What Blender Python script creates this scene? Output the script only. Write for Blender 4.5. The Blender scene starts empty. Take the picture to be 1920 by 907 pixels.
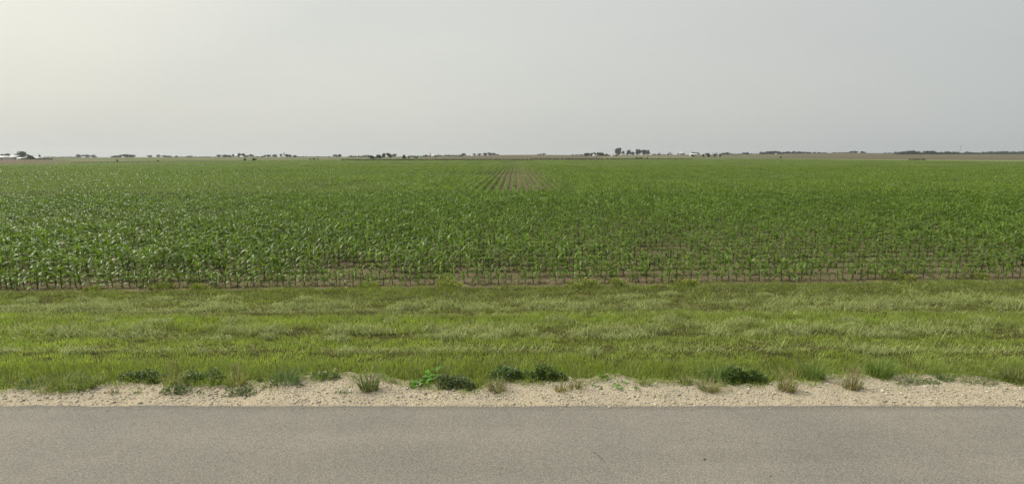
import bpy, math, random
import numpy as np
from mathutils import Vector, Matrix

R = math.radians
rng = np.random.default_rng(7)
random.seed(7)
scene = bpy.context.scene
COL = scene.collection

# ------------------------------------------------------------------ camera geometry
PW, PH, F = 1920.0, 907.0, 960.0
CAM_Z = 2.5
HORIZON = 292.0
PITCH = math.atan((PH / 2 - HORIZON) / F)
SP, CP = math.sin(PITCH), math.cos(PITCH)


def ray(px, py):
    """direction through a photograph pixel, scaled to y = 1: (x per y, z per y)"""
    u = (px - PW / 2) / F
    v = (py - PH / 2) / F
    y = CP - v * SP
    return u / y, -(SP + v * CP) / y


# ------------------------------------------------------------------ noise
_tab = rng.random((256, 256))


def vnoise(x, y, s, seed=0):
    x = np.asarray(x, float) / s + seed * 17.31
    y = np.asarray(y, float) / s + seed * 7.77
    xi = np.floor(x).astype(int); yi = np.floor(y).astype(int)
    fx = x - xi; fy = y - yi
    fx = fx * fx * (3 - 2 * fx); fy = fy * fy * (3 - 2 * fy)
    g = lambda a, b: _tab[a & 255, b & 255]
    return (g(xi, yi) * (1 - fx) + g(xi + 1, yi) * fx) * (1 - fy) + (g(xi, yi + 1) * (1 - fx) + g(xi + 1, yi + 1) * fx) * fy


def fbm(x, y, s, seed=0, o=3):
    t = 0; a = 1; n = 0
    for k in range(o):
        t = t + a * vnoise(x, y, s / 2 ** k, seed + k); n += a; a *= .5
    return t / n


# ------------------------------------------------------------------ lie of the land
ROAD_EDGE = 4.86
FIELD_Z = -0.75
K_ROW = 0.048                       # the field is not quite parallel with the road


def edge_y(x):
    return 12.42 + K_ROW * np.clip(x, -40, 40)


_prof_y = np.array([-60, 4.80, 4.86, 5.3, 5.7, 6.5, 9.0, 11.8, 12.6, 2000])
_prof_z = np.array([-.06, -.06, -.012, -.035, -.07, -.20, -.48, -.72, -.75, -.75])


def prof(x, y):
    z = np.interp(y, _prof_y, _prof_z)
    w = np.clip((y - 5.9) / .6, 0, 1) * np.clip((12.2 - y) / .6, 0, 1)
    return z + w * ((fbm(x, y, 1.6, 3) - .5) * .07)


_ed_px = np.array([0, 100, 200, 300, 450, 640, 800, 960, 1100, 1200, 1300, 1400, 1470, 1600, 1700, 1920])
_ed_row = np.array([307, 306, 304, 302.5, 300.5, 299.5, 299.5, 299, 298.5, 297.7, 297.3, 297.2, 297.4, 299, 300, 302])
_ed_row = _ed_row + 1.7
_ed_a = np.array([ray(p, r)[0] for p, r in zip(_ed_px, _ed_row)])
_ed_y = np.array([(FIELD_Z - CAM_Z) / ray(p, r)[1] for p, r in zip(_ed_px, _ed_row)])
_sk_px = np.array([0, 100, 300, 450, 640, 760, 850, 950, 1000, 1100, 1200, 1300, 1400, 1450, 1500, 1580, 1620, 1700, 1800, 1920])
_sk_row = np.array([295.5, 295.5, 294.6, 294.3, 294, 293.4, 292, 290.7, 290.3, 291, 290.5, 290.2, 289.6, 289.2, 288.4, 286.8, 287, 288, 289.4, 289.8])
D_C = 1100.0
_sk_a = np.array([ray(p, r)[0] for p, r in zip(_sk_px, _sk_row)])
_sk_z = np.array([CAM_Z + ray(p, r)[1] * D_C for p, r in zip(_sk_px, _sk_row)])


def far_edge(a):
    return np.interp(a, _ed_a, _ed_y)


def zt(x, y):
    x = np.asarray(x, float); y = np.asarray(y, float)
    z = prof(x, y)
    a = x / np.maximum(y, 1)
    ye = far_edge(a); zc = np.interp(a, _sk_a, _sk_z)
    t = np.clip((y - ye) / (D_C - ye), 0, 1)
    t = t * t * (1.6 - .6 * t)
    zf = FIELD_Z + (zc - FIELD_Z) * t - np.maximum(y - D_C, 0) * .011
    und = (fbm(x, y, 45, 11) - .5) * .5 * np.clip((y - 40) / 60, 0, 1) * np.clip((ye - y) / 60, 0, 1)
    return np.where(y > 14, zf + und, z)


def hit(px, py):
    """where the sight line through a photograph pixel meets the ground"""
    a, m = ray(px, py)
    ys = np.concatenate([np.arange(3, 40, .01), np.arange(40, 1400, .5)])
    g = zt(a * ys, ys) - (CAM_Z + m * ys)
    k = np.argmax(g >= 0) if (g >= 0).any() else None
    if k is None:
        return None
    return a * ys[k], ys[k], float(zt(a * ys[k], ys[k]))


# ------------------------------------------------------------------ mesh helpers
def mesh_np(name, V, quads=None, tris=None, col=None, smooth=False, mat_index=None):
    V = np.asarray(V, np.float32)
    me = bpy.data.meshes.new(name)
    q = np.zeros((0, 4), np.int32) if quads is None else np.asarray(quads, np.int32).reshape(-1, 4)
    t = np.zeros((0, 3), np.int32) if tris is None else np.asarray(tris, np.int32).reshape(-1, 3)
    me.vertices.add(len(V)); me.vertices.foreach_set('co', V.ravel())
    me.loops.add(q.size + t.size); me.loops.foreach_set('vertex_index', np.concatenate([q.ravel(), t.ravel()]))
    me.polygons.add(len(q) + len(t))
    ls = np.concatenate([np.arange(len(q)) * 4, q.size + np.arange(len(t)) * 3]).astype(np.int32)
    me.polygons.foreach_set('loop_start', ls)
    if smooth:
        me.polygons.foreach_set('use_smooth', np.ones(len(ls), bool))
    if col is not None:
        c = np.ones((len(V), 4), np.float32); c[:, :3] = col
        at = me.attributes.new('col', 'FLOAT_COLOR', 'POINT'); at.data.foreach_set('color', c.ravel())
    me.update(calc_edges=True)
    return me


def obj(name, me, mat=None, parent=None, loc=(0, 0, 0)):
    o = bpy.data.objects.new(name, me); COL.objects.link(o)
    if mat is not None and not me.materials:
        me.materials.append(mat)
    o.parent = parent; o.location = loc
    return o


def tag(o, label=None, cat=None, group=None, kind=None):
    if label: o['label'] = label
    if cat: o['category'] = cat
    if group: o['group'] = group
    if kind: o['kind'] = kind
    return o


def thing(name, label, cat, loc=(0, 0, 0), rz=0, group=None):
    o = bpy.data.objects.new(name, None); COL.objects.link(o)
    o.location = loc; o.rotation_euler = (0, 0, rz)
    o.empty_display_size = .2
    return tag(o, label, cat, group)


class MB:
    """collects pieces into one mesh"""
    def __init__(s): s.v = []; s.q = []; s.t = []; s.c = []; s.n = 0

    def add(s, V, q=None, t=None, c=(1, 1, 1)):
        V = np.asarray(V, float)
        s.v.append(V); s.c.append(np.broadcast_to(np.asarray(c, float), (len(V), 3)))
        if q is not None and len(q): s.q.append(np.asarray(q).reshape(-1, 4) + s.n)
        if t is not None and len(t): s.t.append(np.asarray(t).reshape(-1, 3) + s.n)
        s.n += len(V)

    def box(s, lo, hi, c=(1, 1, 1)):
        x0, y0, z0 = lo; x1, y1, z1 = hi
        V = [(x0, y0, z0), (x1, y0, z0), (x1, y1, z0), (x0, y1, z0), (x0, y0, z1), (x1, y0, z1), (x1, y1, z1), (x0, y1, z1)]
        s.add(V, [(0, 3, 2, 1), (4, 5, 6, 7), (0, 1, 5, 4), (1, 2, 6, 5), (2, 3, 7, 6), (3, 0, 4, 7)], c=c)

    def tube(s, pts, rad, n=6, c=(1, 1, 1)):
        pts = [np.asarray(p, float) for p in pts]
        rad = rad if hasattr(rad, '__len__') else [rad] * len(pts)
        V = []; Q = []
        for i, p in enumerate(pts):
            d = pts[min(i + 1, len(pts) - 1)] - pts[max(i - 1, 0)]
            d = d / (np.linalg.norm(d) + 1e-9)
            u = np.cross(d, (0.3, 1, 0.1) if abs(d[2]) > .6 else (0, 0, 1)); u /= np.linalg.norm(u) + 1e-9
            w = np.cross(d, u)
            for k in range(n):
                t = 2 * math.pi * k / n
                V.append(p + rad[i] * (math.cos(t) * u + math.sin(t) * w))
        for i in range(len(pts) - 1):
            for k in range(n):
                Q.append((i * n + k, i * n + (k + 1) % n, (i + 1) * n + (k + 1) % n, (i + 1) * n + k))
        T = []
        V.append(pts[-1]); e = len(V) - 1
        for k in range(n):
            T.append(((len(pts) - 1) * n + k, (len(pts) - 1) * n + (k + 1) % n, e))
        s.add(V, Q, T, c)

    def mesh(s, name, smooth=False):
        return mesh_np(name, np.concatenate(s.v), np.concatenate(s.q) if s.q else None,
                       np.concatenate(s.t) if s.t else None, np.concatenate(s.c), smooth)


# ------------------------------------------------------------------ materials
def new_mat(name):
    m = bpy.data.materials.new(name); m.use_nodes = True
    nt = m.node_tree; nt.nodes.clear()
    out = nt.nodes.new('ShaderNodeOutputMaterial')
    return m, nt, out


def N(nt, typ, **kw):
    n = nt.nodes.new(typ)
    for k, v in kw.items():
        if k.startswith('i_'):
            key = k[2:]
            key = int(key) if key.isdigit() else key.replace('_', ' ')
            n.inputs[key].default_value = v
        else:
            setattr(n, k, v)
    return n


def ramp(nt, src, stops, interp='LINEAR'):
    r = nt.nodes.new('ShaderNodeValToRGB'); r.color_ramp.interpolation = interp
    el = r.color_ramp.elements
    while len(el) < len(stops): el.new(.5)
    for e, (p, c) in zip(el, stops):
        e.position = p; e.color = (*c, 1) if len(c) == 3 else c
    nt.links.new(src, r.inputs[0])
    return r.outputs[0]


def mix(nt, fac, a, b, blend='MIX'):
    n = nt.nodes.new('ShaderNodeMix'); n.data_type = 'RGBA'; n.blend_type = blend
    for sock, v in ((n.inputs[0], fac), (n.inputs[6], a), (n.inputs[7], b)):
        if hasattr(v, 'links') or hasattr(v, 'is_output'):
            nt.links.new(v, sock)
        else:
            sock.default_value = v if not isinstance(v, tuple) else ((*v, 1) if len(v) == 3 else v)
    return n.outputs[2]


def math_n(nt, op, a, b=None, c=None):
    n = nt.nodes.new('ShaderNodeMath'); n.operation = op
    for i, v in enumerate((a, b, c)):
        if v is None: continue
        if hasattr(v, 'is_output'): nt.links.new(v, n.inputs[i])
        else: n.inputs[i].default_value = v
    return n.outputs[0]


def pos(nt):
    return nt.nodes.new('ShaderNodeNewGeometry').outputs['Position']


def noise(nt, vec, scale, detail=4, rough=.55, col=False):
    n = N(nt, 'ShaderNodeTexNoise', i_Scale=scale, i_Detail=detail, i_Roughness=rough)
    nt.links.new(vec, n.inputs['Vector'])
    return n.outputs['Color' if col else 'Fac']


def leaf_mat(name, rough=.5, transl=.35, spec=.4, jitter=.25, tint=(1, 1, 1)):
    """leaf or blade: colour of its own from the mesh, a little different on every plant, light shining through"""
    m, nt, out = new_mat(name)
    a = N(nt, 'ShaderNodeAttribute', attribute_name='col')
    oi = N(nt, 'ShaderNodeObjectInfo')
    n = noise(nt, pos(nt), 1.7, 2)
    v = math_n(nt, 'ADD', math_n(nt, 'MULTIPLY', oi.outputs['Random'], jitter), math_n(nt, 'MULTIPLY', n, .5))
    v = math_n(nt, 'ADD', v, 1 - jitter / 2 - .25)
    hs = N(nt, 'ShaderNodeHueSaturation'); nt.links.new(a.outputs['Color'], hs.inputs['Color']); nt.links.new(v, hs.inputs['Value'])
    c = mix(nt, 1.0, hs.outputs[0], tint, 'MULTIPLY')
    p = N(nt, 'ShaderNodeBsdfPrincipled', i_Roughness=rough); p.inputs['Specular IOR Level'].default_value = spec
    nt.links.new(c, p.inputs['Base Color'])
    t = N(nt, 'ShaderNodeBsdfTranslucent')
    nt.links.new(mix(nt, 1.0, c, (1.15, 1.25, .6), 'MULTIPLY'), t.inputs['Color'])
    ms = N(nt, 'ShaderNodeMixShader'); ms.inputs[0].default_value = transl
    nt.links.new(p.outputs[0], ms.inputs[1]); nt.links.new(t.outputs[0], ms.inputs[2])
    nt.links.new(ms.outputs[0], out.inputs[0])
    return m


def flat_mat(name, color, rough=.7, var=.15, scale=3.0, metallic=0):
    m, nt, out = new_mat(name)
    tc = N(nt, 'ShaderNodeTexCoord')
    n = noise(nt, tc.outputs['Object'], scale, 5)
    lo = tuple(c * (1 - var) for c in color); hi = tuple(min(1, c * (1 + var)) for c in color)
    p = N(nt, 'ShaderNodeBsdfPrincipled', i_Roughness=rough, i_Metallic=metallic)
    nt.links.new(ramp(nt, n, [(.3, lo), (.7, hi)]), p.inputs['Base Color'])
    nt.links.new(p.outputs[0], out.inputs[0])
    return m


M_GRASS = leaf_mat('grass_blade', .55, .45, .2, 0)
M_HAY = leaf_mat('cut_grass_strand', .75, .2, .2, 0)
M_CORN = leaf_mat('corn_leaf', .36, .38, .32, .3)
M_WEED = leaf_mat('weed_leaf', .5, .25, .35, .2)
M_CROWN = leaf_mat('tree_leaf', .6, .2, .25, .35)
M_BARK = flat_mat('bark', (.09, .075, .06), .9, .3, 6)
M_STONE = None

# ---- road
m, nt, out = new_mat('worn_asphalt'); M_ROAD = m
P = pos(nt)
n1 = noise(nt, P, 85, 3, .7); n2 = noise(nt, P, .9, 5, .6); n3 = noise(nt, P, 26, 3)
vor = N(nt, 'ShaderNodeTexVoronoi', i_Scale=62.0); nt.links.new(P, vor.inputs['Vector'])
c = ramp(nt, n1, [(.28, (.102, .098, .087)), (.5, (.210, .198, .172)), (.72, (.342, .323, .280))])
c2 = ramp(nt, vor.outputs['Color'], [(.0, (.62, .6, .6)), (.5, (1, 1, 1)), (1, (1.35, 1.3, 1.2))])
c = mix(nt, .55, c, c2, 'MULTIPLY')
c = mix(nt, 1, c, ramp(nt, n2, [(.3, (.90, .90, .91)), (.7, (1.07, 1.06, 1.04))]), 'MULTIPLY')
# stretched wear along the wheel path
mp = N(nt, 'ShaderNodeMapping'); mp.inputs['Scale'].default_value = (.25, 2.2, 1); nt.links.new(P, mp.inputs[0])
c = mix(nt, 1, c, ramp(nt, noise(nt, mp.outputs[0], 1.0, 4), [(.35, (.93, .93, .93)), (.65, (1.05, 1.05, 1.05))]), 'MULTIPLY')
sx = N(nt, 'ShaderNodeSeparateXYZ'); nt.links.new(P, sx.inputs[0])
edge = math_n(nt, 'ADD', sx.outputs['Y'], math_n(nt, 'MULTIPLY', n3, .05))
edge = N(nt, 'ShaderNodeMapRange', i_1=ROAD_EDGE - .10, i_2=ROAD_EDGE + .02); e_in = math_n(nt, 'ADD', sx.outputs['Y'], math_n(nt, 'MULTIPLY', n3, .05)); nt.links.new(e_in, edge.inputs[0])
c = mix(nt, math_n(nt, 'MULTIPLY', edge.outputs[0], .38), c, (.06, .055, .055))


def seg_mask(x0, y0, x1, y1, w):
    dx, dy = x1 - x0, y1 - y0; L = math.hypot(dx, dy); dx /= L; dy /= L
    rx = math_n(nt, 'SUBTRACT', sx.outputs['X'], x0); ry = math_n(nt, 'SUBTRACT', sx.outputs['Y'], y0)
    al = math_n(nt, 'ADD', math_n(nt, 'MULTIPLY', rx, dx), math_n(nt, 'MULTIPLY', ry, dy))
    ac = math_n(nt, 'SUBTRACT', math_n(nt, 'MULTIPLY', ry, dx), math_n(nt, 'MULTIPLY', rx, dy))
    ac = math_n(nt, 'ADD', ac, math_n(nt, 'MULTIPLY', math_n(nt, 'SUBTRACT', n3, .5), .03))
    d = math_n(nt, 'LESS_THAN', math_n(nt, 'ABSOLUTE', ac), w)
    return math_n(nt, 'MULTIPLY', d, math_n(nt, 'LESS_THAN', math_n(nt, 'ABSOLUTE', math_n(nt, 'SUBTRACT', al, L / 2)), L / 2))


for (xa, ya, xb, yb, w, s) in [(1113, 846, 1136, 866, .009, .5), (1325, 803, 1337, 812, .008, .4)]:
    A = ray(xa, ya); B = ray(xb, yb)
    ya_ = -CAM_Z / A[1]; yb_ = -CAM_Z / B[1]
    c = mix(nt, math_n(nt, 'MULTIPLY', seg_mask(A[0] * ya_, ya_, B[0] * yb_, yb_, w), s), c, (.06, .06, .045))
p = N(nt, 'ShaderNodeBsdfPrincipled', i_Roughness=.85); p.inputs['Specular IOR Level'].default_value = .3
bp = N(nt, 'ShaderNodeBump', i_Strength=.5, i_Distance=.006); nt.links.new(n1, bp.inputs['Height'])
nt.links.new(bp.outputs[0], p.inputs['Normal']); nt.links.new(c, p.inputs['Base Color']); nt.links.new(p.outputs[0], out.inputs[0])

# ---- crushed limestone shoulder
m, nt, out = new_mat('limestone_gravel'); M_GRAVEL = m
P = pos(nt)
v1 = N(nt, 'ShaderNodeTexVoronoi', i_Scale=48.0); nt.links.new(P, v1.inputs['Vector'])
n1 = noise(nt, P, 120, 3, .7); n2 = noise(nt, P, 1.6, 4); n3 = noise(nt, P, 14, 4)
c = ramp(nt, n1, [(.3, (.27, .235, .175)), (.5, (.475, .42, .315)), (.7, (.61, .56, .44))])
c = mix(nt, .5, c, ramp(nt, v1.outputs['Color'], [(0, (.75, .74, .74)), (1, (1.2, 1.18, 1.12))]), 'MULTIPLY')
c = mix(nt, 1, c, ramp(nt, n2, [(.3, (.88, .88, .88)), (.7, (1.08, 1.06, 1.0))]), 'MULTIPLY')
c = mix(nt, math_n(nt, 'MULTIPLY', ramp(nt, n3, [(.62, (0, 0, 0)), (.72, (1, 1, 1))]), .35), c, (.27, .235, .16))
p = N(nt, 'ShaderNodeBsdfPrincipled', i_Roughness=.95); p.inputs['Specular IOR Level'].default_value = .15
hb = math_n(nt, 'ADD', math_n(nt, 'MULTIPLY', v1.outputs['Distance'], -1.2), math_n(nt, 'MULTIPLY', n1, .7))
bp = N(nt, 'ShaderNodeBump', i_Strength=.75, i_Distance=.016); nt.links.new(hb, bp.inputs['Height'])
nt.links.new(bp.outputs[0], p.inputs['Normal']); nt.links.new(c, p.inputs['Base Color']); nt.links.new(p.outputs[0], out.inputs[0])

m, nt, out = new_mat('limestone_pebble'); M_STONE = m
a = N(nt, 'ShaderNodeAttribute', attribute_name='col')
c = mix(nt, 1, a.outputs['Color'], ramp(nt, noise(nt, pos(nt), 90, 3), [(.3, (.85, .85, .85)), (.7, (1.1, 1.1, 1.1))]), 'MULTIPLY')
p = N(nt, 'ShaderNodeBsdfPrincipled', i_Roughness=.9); p.inputs['Specular IOR Level'].default_value = .2
nt.links.new(c, p.inputs['Base Color']); nt.links.new(p.outputs[0], out.inputs[0])

# ---- earth under the grass
m, nt, out = new_mat('verge_thatch'); M_VERGE = m
P = pos(nt)
c = ramp(nt, noise(nt, P, 30, 5, .7), [(.3, (.030, .034, .010)), (.55, (.065, .064, .020)), (.75, (.12, .108, .042))])
p = N(nt, 'ShaderNodeBsdfPrincipled', i_Roughness=1.0); p.inputs['Specular IOR Level'].default_value = .05; nt.links.new(c, p.inputs['Base Color'])
bp = N(nt, 'ShaderNodeBump', i_Strength=.8, i_Distance=.03); nt.links.new(noise(nt, P, 18, 5), bp.inputs['Height']); nt.links.new(bp.outputs[0], p.inputs['Normal'])
nt.links.new(p.outputs[0], out.inputs[0])

# ---- soil of the field and the land beyond (cover colour carried by the mesh)
m, nt, out = new_mat('farm_land'); M_LAND = m
P = pos(nt)
a = N(nt, 'ShaderNodeAttribute', attribute_name='col')
c = mix(nt, 1, a.outputs['Color'], ramp(nt, noise(nt, P, 9, 6, .7), [(.3, (.62, .62, .62)), (.52, (1, 1, 1)), (.72, (1.4, 1.36, 1.3))]), 'MULTIPLY')
mp = N(nt, 'ShaderNodeMapping'); mp.inputs['Scale'].default_value = (.012, .03, 1); nt.links.new(P, mp.inputs[0])
c = mix(nt, 1, c, ramp(nt, noise(nt, mp.outputs[0], 1, 4), [(.3, (.86, .88, .86)), (.7, (1.12, 1.1, 1.08))]), 'MULTIPLY')
p = N(nt, 'ShaderNodeBsdfPrincipled', i_Roughness=1.0); p.inputs['Specular IOR Level'].default_value = .1
bp = N(nt, 'ShaderNodeBump', i_Strength=.9, i_Distance=.05); nt.links.new(noise(nt, P, 7, 6, .65), bp.inputs['Height']); nt.links.new(bp.outputs[0], p.inputs['Normal'])
nt.links.new(c, p.inputs['Base Color']); nt.links.new(p.outputs[0], out.inputs[0])


# ------------------------------------------------------------------ setting: ground sheets
def grid_faces(nr, nc):
    i = np.arange((nr - 1) * (nc - 1)); r = i // (nc - 1); k = i % (nc - 1)
    a = r * nc + k
    return np.stack([a, a + 1, a + nc + 1, a + nc], 1)


# farm land: from the edge of the mown verge to beyond the skyline
A = np.concatenate([np.linspace(-2.4, -1.12, 30), np.linspace(-1.1, 1.1, 441), np.linspace(1.12, 2.4, 30)])
TN = np.concatenate([np.linspace(0, .04, 24), np.linspace(.045, 1, 50)])
rows_y = []
ye = far_edge(A)
for t in TN:
    s = t * (ye - 12.4 - 0)
    k = K_ROW * np.exp(-s / 40)
    rows_y.append((12.40 + s) / (1 - np.clip(k * A, -.3, .3)))
rows_y[-1] = ye
for t in np.linspace(0, 1, 42)[1:]:
    rows_y.append(ye + (D_C - ye) * t)
for d in np.linspace(0, 1900, 14)[1:]:
    rows_y.append(D_C + d + 0 * A)
Y = np.array(rows_y); X = A[None, :] * Y
Z = zt(X, Y)
land_col = np.zeros(Y.shape + (3,))
soil = np.array((.142, .112, .074))
pxs = PW / 2 + F * A * 1.0139
pasture = np.array((.125, .145, .058)); brown = np.array((.116, .106, .058)); tan = np.array((.15, .145, .075)); lightg = np.array((.19, .23, .085)); darkg = np.array((.05, .075, .022)); pink = np.array((.140, .118, .074))
for j in range(Y.shape[1]):
    px = pxs[j]
    for i in range(Y.shape[0]):
        y = Y[i, j]
        if y < ye[j] - .1:
            cc = soil
        else:
            t = (y - ye[j]) / (D_C - ye[j])
            if px < 130:
                cc = pink if t < .32 else pasture * .95
                if px > 80: cc = cc + (pasture - cc) * min(1, (px - 80) / 50)
            elif px < 790:
                cc = pasture if math.sin(px * .021 + t * 9) > -.2 else pasture * .6 + tan * .5
                if t < .05: cc = darkg
            elif px < 1130:
                w = min(1, (px - 760) / 60)
                cc = brown * w + pasture * (1 - w)
                if t < .05: cc = darkg
            elif px < 1300:
                cc = tan if t > .25 else pasture
                if t < .05: cc = darkg
            elif px < 1470:
                cc = brown * .55 + pasture * .45
                if t < .07: cc = lightg
            else:
                cc = brown
                if t < .10: cc = lightg
                if t > .85 and px > 1700: cc = pasture * .5 + brown * .5
        land_col[i, j] = cc
me = mesh_np('land', np.stack([X, Y, Z], -1).reshape(-1, 3), grid_faces(*Y.shape), None, land_col.reshape(-1, 3), True)
tag(obj('terrain', me, M_LAND), 'flat brown field soil rising to low hills at the skyline', 'ground', kind='structure')

# gravel line: where the grass begins, read off along the road
_gp = [(0, 728), (60, 722), (120, 724), (180, 715), (215, 710), (250, 716), (310, 711), (420, 716), (500, 718), (560, 712), (620, 704), (660, 701), (720, 707), (760, 712), (800, 714), (830, 718), (900, 722), (960, 715), (1040, 711), (1100, 708), (1150, 706), (1230, 704), (1290, 705), (1340, 711), (1420, 711), (1500, 707), (1600, 701), (1680, 699), (1760, 702), (1820, 705), (1860, 708), (1920, 711)]
_gx, _gy = np.array([hit(*p_)[:2] for p_ in _gp]).T


def gravel_y(x):
    return np.interp(x, _gx, _gy) + (fbm(x, np.asarray(x) * 0 + 3.3, .5, 21) - .5) * .38 + (fbm(x, np.asarray(x) * 0 + 9.1, .13, 23, 2) - .5) * .30 - .25 - .004 * np.asarray(x)


# verge ground, running on under the shoulder and the road
xs = np.linspace(-70, 70, 561)
ts = np.concatenate([np.linspace(-40, 4.5, 6), np.linspace(4.8, 12.55, 90)])
XX, TT = np.meshgrid(xs, ts)
w = np.clip((TT - 4.8) / 7.6, 0, 1)
YY = TT + w * (edge_y(XX) - 12.42)
ZZ = prof(XX, YY) + (fbm(XX, YY, .3, 5) - .5) * .03 * (TT > 5.5)
ZZ = np.where(TT > 12.3, ZZ - .02, ZZ)
ZZ = ZZ - .06 * np.clip((gravel_y(XX) + .32 - YY) / .12, 0, 1)
me = mesh_np('verge', np.stack([XX, YY, ZZ], -1).reshape(-1, 3), grid_faces(*XX.shape), None, None, True)
tag(obj('verge', me, M_VERGE), 'bare thatchy earth under the mown roadside grass', 'ground', kind='structure')

# shoulder: crushed stone feathering under the grass
xs = np.linspace(-30, 30, 1501); ts = np.concatenate([[ROAD_EDGE - .05, ROAD_EDGE - .005], np.linspace(ROAD_EDGE + .01, 6.1, 50)])
XX, YY = np.meshgrid(xs, ts)
ZZ = prof(XX, YY) + .012 + (fbm(XX, YY, .10, 31, 3) - .5) * .028 + (fbm(XX, YY, .7, 41, 2) - .5) * .04
ZZ = ZZ - .07 * np.clip((YY - gravel_y(XX) - .22) / .15, 0, 1)
ZZ = np.where(YY < ROAD_EDGE + .004, np.minimum(ZZ, -.012), ZZ)
me = mesh_np('shoulder', np.stack([XX, YY, ZZ], -1).reshape(-1, 3), grid_faces(*XX.shape), None, None, True)
tag(obj('gravel_shoulder', me, M_GRAVEL), 'pale limestone gravel shoulder along the asphalt edge', 'gravel shoulder', kind='structure')

# road: one sheet of worn asphalt with a broken edge
xs = np.linspace(-70, 70, 2801)
ey = ROAD_EDGE + (fbm(xs, xs * 0, .25, 51, 3) - .5) * .05 + (fbm(xs, xs * 0, 3, 55, 2) - .5) * .04
rowsr = [(-3.2 + 0 * xs, -.05 + 0 * xs), (-3.0 + 0 * xs, 0 * xs), (2 + 0 * xs, 0 * xs), (4.4 + 0 * xs, 0 * xs), (ey - .03, 0 * xs - .001), (ey, 0 * xs - .012), (ey + .012, 0 * xs - .05)]
V = np.concatenate([np.stack([xs, yy, zz], -1) for yy, zz in rowsr])
me = mesh_np('road', V, grid_faces(len(rowsr), len(xs)), None, None, False)
tag(obj('road', me, M_ROAD), 'worn grey asphalt road without markings', 'road', kind='structure')


# ------------------------------------------------------------------ blades of grass
def blade_arrays(P, h, w, az, lean, col, curl=.55, sag=0.0):
    """five-vertex blades: base, middle, tip"""
    n = len(P)
    d = np.stack([np.cos(az), np.sin(az), 0 * az], -1)
    fa = az + rng.uniform(-1.2, 1.2, n) + math.pi / 2
    sd = np.stack([np.cos(fa), np.sin(fa), 0 * az], -1)
    up = np.array([0, 0, 1.0])
    lx = np.clip(lean, 0, 1)
    mid = P + d * (h * lx * .38)[:, None] + up * (h * .58 * np.sqrt(1 - (lx * .6) ** 2))[:, None]
    tip = P + d * (h * lx)[:, None] + up * (h * np.sqrt(np.maximum(1 - lx ** 2, .0)) * (1 - sag) + .004)[:, None]
    w2 = (w / 2)[:, None]
    V = np.stack([P - sd * w2, P + sd * w2, mid - sd * w2 * .8, mid + sd * w2 * .8, tip], 1).reshape(-1, 3)
    b = np.arange(n)[:, None] * 5
    q = b + np.array([[0, 1, 3, 2]]); t = b + np.array([[2, 3, 4]])
    return V, q, t, np.repeat(col, 5, 0)


def blades_obj(name, parts, mat):
    mb = MB()
    for V, q, t, c in parts: mb.add(V, q, t, c)
    return obj(name, mb.mesh(name), mat)


# mower passes, read off down the middle of the photograph and turned into metres from the camera
def row_y(r): return hit(960, r)[1]


_bands = [  # row, blade height, share of dry strands, brightness
    (735, .10, .15, .9), (712, .15, .06, .80), (692, .13, .05, .86), (680, .085, .06, 1.06), (668, .07, .10, 1.14), (662, .065, .40, 1.08), (656, .065, .12, 1.12),
    (640, .08, .07, 1.12), (634, .07, .30, .95), (626, .075, .55, .84), (618, .09, .22, .95), (606, .125, .05, 1.06), (594, .12, .06, 1.0), (587, .07, .40, .86), (578, .06, .75, .82),
    (568, .06, .60, .84), (558, .08, .30, .80), (548, .09, .22, .80), (540, .11, .16, .90), (532, .13, .08, 1.0)]
_by = np.array([row_y(b[0]) for b in _bands]); _o = np.argsort(_by)
_bh, _bd, _bb = (np.array([b[k] for b in _bands])[_o] for k in (1, 2, 3)); _by = _by[_o]


def band_coord(x, y):
    """mower passes follow the road near it and the field edge further out"""
    w_ = np.clip((y - 6) / 6.5, 0, 1)
    return y - w_ * K_ROW * np.clip(x, -40, 40) * .9 + (fbm(x, y, 1.8, 61, 2) - .5) * .30 + (vnoise(x, y * 0, 6, 66) - .5) * .25


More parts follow.
